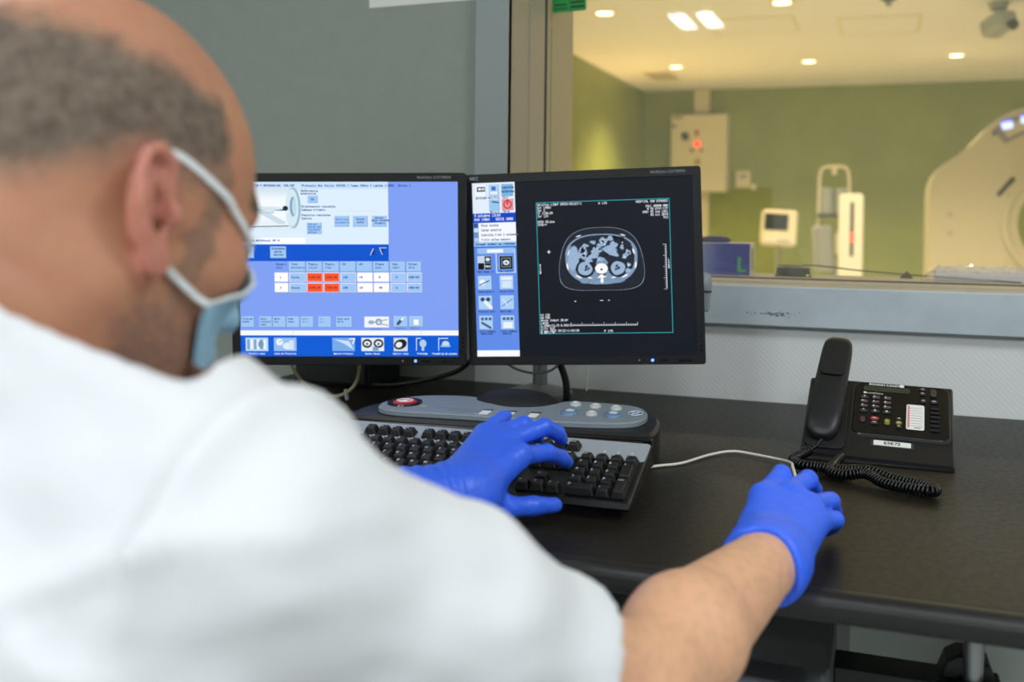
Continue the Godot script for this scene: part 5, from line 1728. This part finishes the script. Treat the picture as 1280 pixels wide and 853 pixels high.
func skin_of(g: Dictionary, color = null) -> ArrayMesh:
	var A := []
	A.resize(Mesh.ARRAY_MAX)
	A[Mesh.ARRAY_VERTEX] = g.v
	A[Mesh.ARRAY_NORMAL] = g.n
	var T: PackedInt32Array = g.t.duplicate()
	for i in range(0, T.size(), 3):
		var s := T[i + 1]
		T[i + 1] = T[i + 2]
		T[i + 2] = s
	A[Mesh.ARRAY_INDEX] = T
	if color != null:
		var C := PackedColorArray()
		for i in g.v.size():
			C.append(color.call(g.v[i], g.n[i]))
		A[Mesh.ARRAY_COLOR] = C
	var m := ArrayMesh.new()
	m.add_surface_from_arrays(Mesh.PRIMITIVE_TRIANGLES, A)
	return m

# ---------- the man ----------
const R_SHOULDER := Vector3(-0.3177, 0.9215, -0.4659)
const R_ELBOW := Vector3(-0.1608, 0.7606, -0.7005)
const R_WRIST := Vector3(-0.0979, 0.7676, -0.9897)
const L_SHOULDER := Vector3(-0.6021, 0.9765, -0.5019)
const L_ELBOW := Vector3(-0.5955, 0.8024, -0.7665)
const L_WRIST := Vector3(-0.4214, 0.7947, -0.9949)
const EAR := Vector3(-0.3972, 1.1053, -0.4836)
var head_at: Transform3D
var head_inv: Transform3D
var torso_at: Transform3D
var torso_inv: Transform3D
var lumps := FastNoiseLite.new()
var ear_u := Vector3(0.0, 0.9511, -0.3090)
var ear_v: Vector3
var ear_w: Vector3
const EAR_ROOT := Vector3(0.0735, -0.004, -0.010)

func ear(p: Vector3) -> float:
	# p has its x mirrored so that both ears are made at once
	var d := p - EAR_ROOT
	if d.length_squared() > 0.0036:
		return d.length() - 0.045
	var q := Vector3(d.dot(ear_u), d.dot(ear_v), d.dot(ear_w)) / 0.95
	var e := ell(q, Vector3(0.0, 0.006, 0.005), Vector3(0.031, 0.0175, 0.0042))
	var h: Array = [Vector3(-0.003, -0.004, 0.003), Vector3(0.012, -0.011, 0.006), Vector3(0.027, -0.007, 0.010), Vector3(0.0345, 0.004, 0.012), Vector3(0.031, 0.0155, 0.0135), Vector3(0.018, 0.0215, 0.0145), Vector3(0.002, 0.022, 0.0145), Vector3(-0.014, 0.016, 0.0125), Vector3(-0.026, 0.008, 0.010)]
	var r := 1.0
	for i in 8:
		r = minf(r, cap(q, h[i], h[i + 1], 0.0043, 0.0043))
	e = smin(e, r, 0.005)
	e = smin(e, ell(q, Vector3(-0.032, 0.001, 0.007), Vector3(0.0105, 0.0095, 0.0055)), 0.008)
	r = minf(cap(q, Vector3(0.019, 0.009, 0.010), Vector3(0.004, 0.0125, 0.0115), 0.003, 0.0034), cap(q, Vector3(0.004, 0.0125, 0.0115), Vector3(-0.016, 0.006, 0.010), 0.0034, 0.0034))
	e = smin(e, r, 0.005)
	e = smax(e, -ell(q, Vector3(-0.003, 0.001, 0.0105), Vector3(0.0150, 0.0092, 0.0115)), 0.004)
	e = smin(e, ell(q, Vector3(-0.004, -0.0115, 0.008), Vector3(0.0075, 0.0045, 0.0055)), 0.004)
	return e * 0.95

func skull(p: Vector3) -> float:
	# head in its own axes: y up, z towards the face; left and right are alike
	var m := Vector3(absf(p.x), p.y, p.z)
	var d := ell(p, Vector3(0, 0.043, -0.012), Vector3(0.0775, 0.094, 0.099))
	d = smin(d, ell(p, Vector3(0, 0.032, 0.030), Vector3(0.067, 0.075, 0.069)), 0.03)
	d = smin(d, ell(p, Vector3(0, -0.035, 0.034), Vector3(0.061, 0.076, 0.064)), 0.03)
	d = smin(d, ell(p, Vector3(0, -0.088, 0.064), Vector3(0.034, 0.030, 0.032)), 0.03)
	d = smin(d, cap(m, Vector3(0.052, -0.045, -0.006), Vector3(0.018, -0.097, 0.066), 0.0165, 0.014), 0.028)
	d = smin(d, ell(m, Vector3(0.046, -0.014, 0.060), Vector3(0.025, 0.021, 0.024)), 0.022)
	d = smin(d, cap(p, Vector3(0, 0.018, 0.097), Vector3(0, -0.030, 0.117), 0.007, 0.0125), 0.014)
	d = smin(d, ell(m, Vector3(0.013, -0.033, 0.107), Vector3(0.009, 0.008, 0.011)), 0.008)
	d = smin(d, cap(m, Vector3(0.010, 0.031, 0.094), Vector3(0.050, 0.028, 0.077), 0.008, 0.0075), 0.016)
	d = smax(d, -ell(m, Vector3(0.033, 0.012, 0.104), Vector3(0.019, 0.013, 0.017)), 0.014)
	d = smin(d, ell(m, Vector3(0.032, 0.011, 0.0815), Vector3(0.0135, 0.0125, 0.013)), 0.004)
	d = smin(d, ell(p, Vector3(0, -0.058, 0.098), Vector3(0.023, 0.006, 0.011)), 0.008)
	d = smin(d, ell(p, Vector3(0, -0.069, 0.096), Vector3(0.020, 0.007, 0.011)), 0.006)
	return d

func neck(p: Vector3) -> float:
	var d := cap(p, Vector3(0, -0.045, -0.030), Vector3(0.0, -0.185, -0.062), 0.057, 0.064)
	d = smin(d, ell(p, Vector3(0, -0.062, -0.078), Vector3(0.046, 0.05, 0.026)), 0.03)
	# rolls of the nape
	d += 0.0016 * sin(p.y * 150.0 + p.z * 40.0) * smoothstep(-0.03, -0.075, p.z) * smoothstep(-0.02, -0.06, p.y)
	return d

func head(p: Vector3) -> float:
	var d := smin(skull(p), neck(p), 0.035)
	return smin(d, ear(Vector3(absf(p.x), p.y, p.z)), 0.005)

func head_world(p: Vector3) -> float:
	return head(head_inv * p)

func torso(p: Vector3, more: float) -> float:
	# trunk in its own axes: x to his right, y up, z to his back
	var q := torso_inv * p
	var d := ell(q, Vector3(0, -0.18, -0.012), Vector3(0.185, 0.25, 0.122))
	d = smin(d, ell(q, Vector3(0.0, -0.075, 0.020), Vector3(0.165, 0.11, 0.085)), 0.05)
	d = smin(d, ell(q, Vector3(0, -0.39, -0.03), Vector3(0.185, 0.17, 0.145)), 0.08)
	d = smin(d, cap(p, L_SHOULDER, R_SHOULDER, 0.052, 0.045), 0.05)
	var c7 := torso_at * Vector3(-0.01, 0.070, 0.022)
	d = smin(d, cap(p, c7, R_SHOULDER + Vector3(0, 0.004, 0), 0.056, 0.036), 0.05)
	d = smin(d, cap(p, c7, L_SHOULDER + Vector3(0, 0.004, 0), 0.056, 0.036), 0.05)
	return d - more

func arms(p: Vector3) -> float:
	var d := cap(p, R_SHOULDER, R_ELBOW, 0.050, 0.041)
	var mid := R_ELBOW.lerp(R_WRIST, 0.32) + Vector3(0, 0.003, 0)
	var f := smin(cap(p, R_ELBOW, mid, 0.041, 0.0455), cap(p, mid, R_WRIST, 0.0455, 0.031), 0.02)
	d = smin(d, f, 0.018)
	d = smin(d, cap(p, R_WRIST, R_WRIST.lerp(R_ELBOW, -0.12), 0.031, 0.030), 0.01)
	var e := smin(cap(p, L_SHOULDER, L_ELBOW, 0.050, 0.041), cap(p, L_ELBOW, L_WRIST, 0.044, 0.030), 0.018)
	return minf(d, e)

func body_field(p: Vector3) -> float:
	# a little slimmer than the skin above it, so that it stays inside the tunic
	return smin(smin(torso(p, -0.004), arms(p) + 0.009, 0.03), neck(head_inv * p) + 0.003, 0.03)

func shirt(p: Vector3) -> float:
	var d := torso(p, 0.012)
	# sleeves: loose tubes that end above the elbow
	var ra := R_ELBOW - R_SHOULDER
	var t := (p - R_SHOULDER).dot(ra) / ra.length_squared()
	var r := cap(p, R_SHOULDER, R_SHOULDER + ra * 1.05, 0.0535, 0.0540)
	r -= 0.0155 * exp(-pow((t - 0.38) / 0.20, 2.0)) + 0.0030 * sin(t * 21.0 + 2.0 + 9.0 * p.y) * smoothstep(0.1, 0.5, t) * smoothstep(0.85, 0.6, t)
	r = smax(r, (t - 0.815 - 0.03 * sin(p.y * 30.0)) * ra.length(), 0.006)
	d = smin(d, r, 0.05 * clampf(1.2 - t, 0.1, 1.0))
	var la := L_ELBOW - L_SHOULDER
	var s := (p - L_SHOULDER).dot(la) / la.length_squared()
	var l := smax(cap(p, L_SHOULDER, L_SHOULDER + la * 1.05, 0.060, 0.0575), (s - 0.8) * la.length(), 0.006)
	d = smin(d, l, 0.04)
	# creases
	var q := torso_inv * p
	d -= 0.0042 * lumps.get_noise_3d(q.x * 9.0 + q.y * 7.0, q.y * 16.0 - q.x * 5.0, q.z * 8.0)
	d -= 0.009 * exp(-pow((q.x - 0.150) / 0.010, 2.0)) * smoothstep(-0.05, 0.0, q.y)
	var fold := q.y + 0.045 - 0.25 * q.x + 0.02 * sin(q.x * 26.0)
	d -= 0.0055 * exp(-pow(fold / 0.011, 2.0)) * smoothstep(0.0, 0.06, q.z)
	fold = q.y + 0.005 + 0.35 * q.x - 0.012 * sin(q.x * 31.0 + 1.0)
	d -= 0.0045 * exp(-pow(fold / 0.009, 2.0)) * smoothstep(-0.02, 0.03, q.z) * smoothstep(0.02, 0.06, q.x) * smoothstep(0.17, 0.12, q.x)
	# neck opening
	var h := head_inv * p
	d = smin(d, maxf(neck(h) - 0.010, absf(h.y + 0.13) - 0.05), 0.03)
	d = smax(d, -maxf(-(h.y + 0.089 + 0.30 * (h.z + 0.05)), neck(h) - 0.085), 0.006)
	d = smax(d, -(neck(h) - 0.0035), 0.004)
	return d

func hand(p: Vector3, F: Array, wrist: Vector3, arm: Vector3, cut: float, cuff: float) -> float:
	# F: four fingers of three joints and a thumb of four
	var d := 1e3
	for f in 4:
		var j: Array = F[f]
		var fr: float = [0.0103, 0.0106, 0.0103, 0.0094][f]
		var e := cap(p, j[0], j[1], fr + 0.0008, fr - 0.0002)
		var m: Vector3 = j[1].lerp(j[2], 0.55) + (j[1] - j[0]).normalized() * 0.0045
		e = smin(e, cap(p, j[1], m, fr - 0.0002, fr - 0.001), 0.004)
		e = smin(e, cap(p, m, j[2], fr - 0.001, fr - 0.0022), 0.004)
		d = smin(d, e, 0.005)
	var palm := 1e3
	for f in 4:
		var w: Vector3 = wrist.lerp(F[f][0], 0.06) + (F[f][0] - F[1][0]) * 0.30
		palm = smin(palm, cap(p, w, F[f][0], 0.0200, 0.0118), 0.022)
	d = smin(d, palm, 0.009)
	var t: Array = F[4]
	var th := cap(p, t[0], t[1], 0.0170, 0.0125)
	th = smin(th, cap(p, t[1], t[2], 0.0118, 0.0108), 0.006)
	th = smin(th, cap(p, t[2], t[3], 0.0108, 0.0092), 0.005)
	d = smin(d, th, 0.012)
	d = smin(d, cap(p, t[0], F[0][0], 0.012, 0.008), 0.016)
	# cuff over the wrist
	var a := (arm - wrist).normalized()
	var s := (p - wrist).dot(a)
	var c := cap(p, wrist - a * 0.012, wrist + a * (cut + 0.02), 0.034, cuff)
	c -= 0.0012 * sin(s * 420.0 + 25.0 * p.x) * smoothstep(-0.01, 0.01, s)
	d = smin(d, c, 0.022)
	d += 0.0009 * lumps.get_noise_3d(p.x * 160.0, p.y * 160.0, p.z * 160.0)
	d = smax(d, s - cut - 0.004 * sin(p.x * 90.0), 0.002)
	return d

func bounds(list: Array, m: float) -> Array:
	var b := AABB(list[0], Vector3.ZERO)
	for p in list:
		b = b.expand(p)
	return [b.position - Vector3.ONE * m, b.end + Vector3.ONE * m]

func hair_amount(p: Vector3) -> float:
	# p in the head's axes: the clipped ring of hair round the bald crown
	var n := 0.008 * lumps.get_noise_3d(p.x * 45.0, p.y * 45.0, p.z * 45.0) + 0.004 * lumps.get_noise_3d(p.x * 260.0, p.y * 260.0, p.z * 260.0)
	var upper := 0.088 - 0.25 * maxf(p.z, 0.0) - 1.2 * maxf(p.z - 0.02, 0.0)
	var front := 0.046 - 0.06 * (p.y - 0.03)
	var lower := 0.026 if p.z > -0.02 else lerpf(0.026, -0.008, smoothstep(-0.02, -0.085, p.z))
	var side := smoothstep(-0.004, 0.026, upper + n - p.y) * smoothstep(-0.006, 0.02, front + n - p.z) * smoothstep(-0.022, 0.024, p.y - lower + n)
	# sideburn
	var burn := smoothstep(0.0, 0.008, 0.046 + n - p.z) * smoothstep(0.0, 0.008, p.z - 0.020 + n) * smoothstep(-0.05, -0.02, p.y) * smoothstep(0.05, 0.03, p.y) * 0.55
	return maxf(side, burn)

func stubble(h: Vector3, mott: float) -> float:
	# unshaven jaw, chin and sideburn
	var jaw := smoothstep(-0.040, -0.062, h.y + 0.006 * mott) * smoothstep(-0.012, 0.012, h.z + 0.01 * mott)
	var cheek := 0.75 * smoothstep(-0.02, -0.045, h.y) * smoothstep(0.012, 0.03, h.z) * smoothstep(0.065, 0.045, h.z)
	return maxf(jaw, cheek)

func eyebrow(h: Vector3) -> float:
	return smoothstep(0.062, 0.075, h.z) * smoothstep(0.045, 0.037, h.y) * smoothstep(0.024, 0.030, h.y) * smoothstep(0.008, 0.014, absf(h.x))

func skin_color(p: Vector3, _n: Vector3) -> Color:
	var h := head_inv * p
	var base := Color(0.53, 0.262, 0.152)
	var mott := lumps.get_noise_3d(p.x * 55.0, p.y * 55.0, p.z * 55.0)
	var fine := lumps.get_noise_3d(p.x * 210.0, p.y * 210.0, p.z * 210.0)
	base = base.lerp(Color(0.52, 0.215, 0.138), clampf(0.28 + 0.6 * mott, 0.0, 0.7))
	if h.length() < 0.28 and h.y > -0.2:
		if ear(Vector3(absf(h.x), h.y, h.z)) < 0.004:
			return base.lerp(Color(0.60, 0.235, 0.185), 0.75)   # the whole ear is one even pink
		base = base.lerp(Color(0.15, 0.12, 0.10), clampf(stubble(h, mott) * (0.55 + 0.5 * fine), 0.0, 0.75))
		return base.lerp(Color(0.09, 0.06, 0.045), eyebrow(h))
	# forearm: pale skin with fine brown hairs lying along it
	var ax := (R_WRIST - R_ELBOW).normalized()
	var al := p.dot(ax)
	var pe := p - ax * al
	var st := lumps.get_noise_3d(pe.x * 300.0 + al * 60.0, pe.y * 300.0, al * 60.0)
	base = base.lerp(Color(0.84, 0.48, 0.29), 0.78)
	return base.lerp(Color(0.30, 0.20, 0.14), clampf(0.5 * st + 0.05, 0.0, 0.24))

func hair_color(p: Vector3, _n: Vector3) -> Color:
	var h := head_inv * p
	var a := lumps.get_noise_3d(h.x * 75.0, h.y * 75.0, h.z * 75.0)
	var f := lumps.get_noise_3d(h.x * 330.0, h.y * 330.0, h.z * 330.0)
	var c := Color(0.095, 0.070, 0.050).lerp(Color(0.225, 0.170, 0.125), clampf(0.45 + 0.55 * a + 0.5 * f, 0.0, 1.0))
	# thin where the skin shows through
	return skin_color(p, _n).lerp(c, clampf(hair_amount(h) * 1.15, 0.0, 1.0))

func build_person() -> void:
	lumps.seed = 11
	lumps.frequency = 1.0
	lumps.fractal_octaves = 2
	ear_v = Vector3(sin(deg_to_rad(6)), 0.0, -cos(deg_to_rad(6)))
	ear_v = (ear_v - ear_u * ear_v.dot(ear_u)).normalized()
	ear_w = ear_u.cross(ear_v)
	if ear_w.x < 0.0:
		ear_w = -ear_w
	var face := yxz(21.0, 167.0, -3.0).scaled(Vector3.ONE * 1.05)
	head_at = Transform3D(face, EAR - face * Vector3(-0.084, 0.0, -0.016))
	head_inv = head_at.affine_inverse()
	var bx := (R_SHOULDER - L_SHOULDER).normalized()
	var by := (Vector3.UP - bx * bx.y).normalized()
	by = by.rotated(bx, deg_to_rad(-8.0))
	torso_at = Transform3D(Basis(bx, by, bx.cross(by)), (R_SHOULDER + L_SHOULDER) / 2)
	torso_inv = torso_at.affine_inverse()
	var who := thing("person", "man in a white short sleeved tunic, blue gloves and face mask, working at the desk", "person", Vector3(-0.48, 0.0, -0.42))
	var shift := -who.position
	# body: head and neck fine, trunk and arms coarser, one skin
	var hg := nets(head_world, head_at.origin - Vector3(0.135, 0.15, 0.15), head_at.origin + Vector3(0.135, 0.165, 0.15), 0.0032)
	var bg := nets(body_field, Vector3(-0.85, 0.36, -0.72), Vector3(-0.15, 0.985, -0.28), 0.014)
	var ag := nets(arms, Vector3(-0.225, 0.70, -1.04), Vector3(-0.04, 0.85, -0.60), 0.006)
	var lg := nets(arms, Vector3(-0.68, 0.74, -1.05), Vector3(-0.36, 0.87, -0.70), 0.009)
	part(who, "body", skin_of(join([hg, bg, ag, lg]), skin_color), M.skin, shift)
	# hair: the clipped ring, lifted a little off the scalp
	var keep := {}
	var hv := PackedVector3Array()
	var hn := PackedVector3Array()
	var ht := PackedInt32Array()
	var amount := PackedFloat32Array()
	for v: Vector3 in hg.v:
		var l := head_inv * v
		var a := hair_amount(l)
		if a > 0.01 and ear(Vector3(absf(l.x), l.y, l.z)) < 0.002:
			a = 0.0
		amount.append(a)
	for i in range(0, hg.t.size(), 3):
		var ok := true
		for k in 3:
			ok = ok and amount[hg.t[i + k]] > 0.03
		if not ok:
			continue
		for k in 3:
			var id: int = hg.t[i + k]
			if not keep.has(id):
				keep[id] = hv.size()
				var f := lumps.get_noise_3d(hg.v[id].x * 400.0, hg.v[id].y * 400.0, hg.v[id].z * 400.0)
				hv.append(hg.v[id] + hg.n[id] * (0.0002 + amount[id] * (0.0010 + 0.0007 * f)))
				hn.append(hg.n[id])
			ht.append(keep[id])
	part(who, "hair", skin_of({"v": hv, "n": hn, "t": ht}, hair_color), M.hair, shift, Basis.IDENTITY, "short clipped brown grey hair round a bald crown")
	# tunic
	var sg := nets(shirt, Vector3(-0.87, 0.40, -0.80), Vector3(-0.06, 1.095, -0.24), 0.0062)
	part(who, "tunic", skin_of(sg), M.tunic, shift, Basis.IDENTITY, "white short sleeved tunic")
	# trousers and shoes, below the frame
	var tg := nets(trousers, Vector3(-0.80, 0.06, -1.02), Vector3(-0.20, 0.62, -0.24), 0.018)
	part(who, "trousers", skin_of(tg), M.tunic, shift)
	for x in [-0.36, -0.63]:
		part(who, "shoe", cbox(0.095, 0.085, 0.27, 0.025, Vector2(0.8, 0.7)), M.white_plastic, Vector3(x, 0.0425, -0.88) + shift)
	# gloves
	var rf := [
		[Vector3(-0.1136, 0.8009, -1.0965), Vector3(-0.0989, 0.8143, -1.1501), Vector3(-0.0933, 0.7830, -1.1847)],
		[Vector3(-0.0886, 0.8032, -1.1110), Vector3(-0.0717, 0.8072, -1.1651), Vector3(-0.0660, 0.7760, -1.2010)],
		[Vector3(-0.0664, 0.7930, -1.1135), Vector3(-0.0475, 0.7864, -1.1628), Vector3(-0.0462, 0.7582, -1.1828)],
		[Vector3(-0.0573, 0.7780, -1.1005), Vector3(-0.0412, 0.7740, -1.1353), Vector3(-0.0510, 0.7570, -1.1520)],
		[Vector3(-0.1146, 0.7771, -1.0158), Vector3(-0.1185, 0.7793, -1.0567), Vector3(-0.1167, 0.7758, -1.0996), Vector3(-0.1111, 0.7700, -1.1336)]]
	var lf := LEFT_FINGERS
	for g in [[rf, R_WRIST, R_ELBOW, 0.016, 0.0425], [lf, L_WRIST, L_ELBOW, 0.085, 0.040]]:
		var pts := [g[1], g[1] + (g[2] - g[1]).normalized() * (g[3] + 0.02)]
		for f in g[0]:
			pts.append_array(f)
		var b := bounds(pts, 0.05)
		var field := func(p: Vector3) -> float: return hand(p, g[0], g[1], g[2], g[3], g[4])
		part(who, "glove", skin_of(nets(field, b[0], b[1], 0.0029)), M.glove_blue, shift, Basis.IDENTITY, "bright blue nitrile glove")
	build_mask(who, shift)

const LEFT_FINGERS := [
	[Vector3(-0.3825, 0.8246, -1.0788), Vector3(-0.3632, 0.8200, -1.1250), Vector3(-0.3546, 0.7976, -1.1782)],
	[Vector3(-0.4029, 0.8352, -1.0941), Vector3(-0.3721, 0.8467, -1.1392), Vector3(-0.3646, 0.8235, -1.1864)],
	[Vector3(-0.4216, 0.8390, -1.1042), Vector3(-0.3997, 0.8460, -1.1460), Vector3(-0.3957, 0.8228, -1.1863)],
	[Vector3(-0.4359, 0.8377, -1.1046), Vector3(-0.4350, 0.8446, -1.1387), Vector3(-0.4306, 0.8502, -1.1685)],
	[Vector3(-0.4110, 0.7856, -1.0338), Vector3(-0.3854, 0.7715, -1.0541), Vector3(-0.3637, 0.7691, -1.0788), Vector3(-0.3463, 0.7657, -1.1019)],
]

func trousers(p: Vector3) -> float:
	var d := ell(p, Vector3(-0.49, 0.50, -0.42), Vector3(0.19, 0.10, 0.15))
	for s in [[-0.40, -0.36, -0.36], [-0.58, -0.63, -0.63]]:
		d = smin(d, cap(p, Vector3(s[0], 0.51, -0.45), Vector3(s[1], 0.52, -0.88), 0.088, 0.066), 0.04)
		d = smin(d, cap(p, Vector3(s[1], 0.52, -0.88), Vector3(s[2], 0.09, -0.84), 0.064, 0.05), 0.02)
	return d

func face_hit(y: float, ang: float) -> Vector3:
	# from outside towards the axis of the head until the skin is met
	var o := Vector3(0, y, 0.01)
	var dir := Vector3(sin(ang), 0, cos(ang))
	var t := 0.2
	for i in 40:
		var d := skull(o + dir * t)
		if d < 0.0004:
			break
		t -= d * 0.8
	return o + dir * t

func build_mask(who: Node3D, shift: Vector3) -> void:
	# pleated sheet that follows the face, 2 mm thick
	var nu := 40
	var nv := 22
	var G := [[], []]
	for i in nu + 1:
		var ua := lerpf(-1.0, 1.0, float(i) / nu)
		var side := ua * ua
		var c0 := []
		var c1 := []
		for k in nv + 1:
			var v := float(k) / nv
			var a := ua * deg_to_rad(lerpf(27.0, 58.0, v))
			var top := lerpf(0.016, 0.000, side)
			var bot := lerpf(-0.118, -0.042, side)
			var h := face_hit(lerpf(top, bot, v), a)
			var out := (h - Vector3(0, h.y, 0.01)).normalized()
			var pleat := 0.0016 * (fposmod(v * 4.0, 1.0)) * smoothstep(0.05, 0.15, v) * smoothstep(0.98, 0.9, v)
			var lift := 0.0025 + pleat + 0.002 * sin(v * PI) * (1.0 - side) + 0.002 * side * v
			c0.append(head_at * (h + out * lift) + shift)
			c1.append(head_at * (h + out * (lift + 0.0018)) + shift)
		G[0].append(c0)
		G[1].append(c1)
	var st := begin()
	st.set_smooth_group(1)
	for i in nu:
		for k in nv:
			quad(st, G[1][i][k], G[1][i][k + 1], G[1][i + 1][k + 1], G[1][i + 1][k])
			quad(st, G[0][i][k], G[0][i + 1][k], G[0][i + 1][k + 1], G[0][i][k + 1])
	for i in nu:
		for k in [0, nv]:
			quad(st, G[0][i][k], G[1][i][k], G[1][i + 1][k], G[0][i + 1][k])
	for k in nv:
		for i in [0, nu]:
			quad(st, G[0][i][k], G[0][i][k + 1], G[1][i][k + 1], G[1][i][k])
	var mask := part(who, "face_mask", done(st), M.mask_blue, Vector3.ZERO, Basis.IDENTITY, "light blue surgical face mask")
	# hem along the side edges, loops round the ears
	for s in [-1, 1]:
		var col: Array = G[1][0 if s < 0 else nu]
		part(mask, "side_hem", tube(col, 0.0014, 6), M.mask_white)
		for e in [[0, Vector3(s * 0.0785, 0.030, -0.004), Vector3(s * 0.076, 0.026, -0.016), 0.028, 0.000, 27.0], [nv, Vector3(s * 0.0735, -0.032, 0.010), Vector3(s * 0.073, -0.026, -0.004), -0.033, -0.042, 58.0]]:
			# the elastic lies on the cheek between the ear and the corner of the mask
			var pts := [col[e[0]]]
			for k in range(1, 5):
				var t := k / 5.0
				var h := face_hit(lerpf(e[4], e[3], t), s * deg_to_rad(lerpf(e[5], 84.0, t)))
				pts.append(head_at * (h + (h - Vector3(0, h.y, 0.01)).normalized() * 0.003) + shift)
			pts.append(head_at * e[1] + shift)
			pts.append(head_at * e[2] + shift)
			part(mask, "ear_loop", ribbon(curve(pts, 4), 0.0046, 0.0014, head_at.basis * Vector3(s, 0, 0.25)), M.mask_white)

func ribbon(pts: Array, w: float, t: float, out: Vector3) -> ArrayMesh:
	# flat elastic band
	var st := begin()
	st.set_smooth_group(-1)
	var R := []
	for i in pts.size():
		var d: Vector3 = (pts[mini(i + 1, pts.size() - 1)] - pts[maxi(i - 1, 0)]).normalized()
		var o := (out - d * out.dot(d)).normalized()
		var s := d.cross(o)
		R.append([pts[i] + s * w / 2 + o * t, pts[i] - s * w / 2 + o * t, pts[i] - s * w / 2 - o * t, pts[i] + s * w / 2 - o * t])
	for i in pts.size() - 1:
		for k in 4:
			var j := (k + 1) % 4
			quad(st, R[i][k], R[i][j], R[i + 1][j], R[i + 1][k])
	return done(st)

func build_stool() -> void:
	var s := thing("stool", "round black swivel stool under the seated man", "stool", Vector3(-0.49, 0, -0.40))
	part(s, "seat", lathe([[0.0, 0.355], [0.17, 0.355], [0.19, 0.37], [0.19, 0.395], [0.17, 0.41], [0.0, 0.412]], 32), M.black_matt)
	part(s, "gas_column", lathe([[0.025, 0.09], [0.025, 0.22], [0.016, 0.22], [0.016, 0.355]], 18), M.chrome)
	part(s, "hub", lathe([[0.0, 0.06], [0.045, 0.06], [0.045, 0.10], [0.0, 0.10]], 18), M.black_plastic)
	for k in 5:
		var a := TAU * k / 5 + 0.3
		var d := Vector3(cos(a), 0, sin(a))
		part(s, "leg", tube([d * 0.03 + Vector3(0, 0.085, 0), d * 0.26 + Vector3(0, 0.065, 0)], [0.018, 0.012], 8), M.black_plastic)
		part(s, "caster", lathe([[0.0, -0.014], [0.027, -0.014], [0.027, 0.014], [0.0, 0.014]], 14), M.black_plastic, d * 0.26 + Vector3(0, 0.028, 0), Basis(Vector3.UP, -a) * Basis(Vector3.RIGHT, PI / 2))
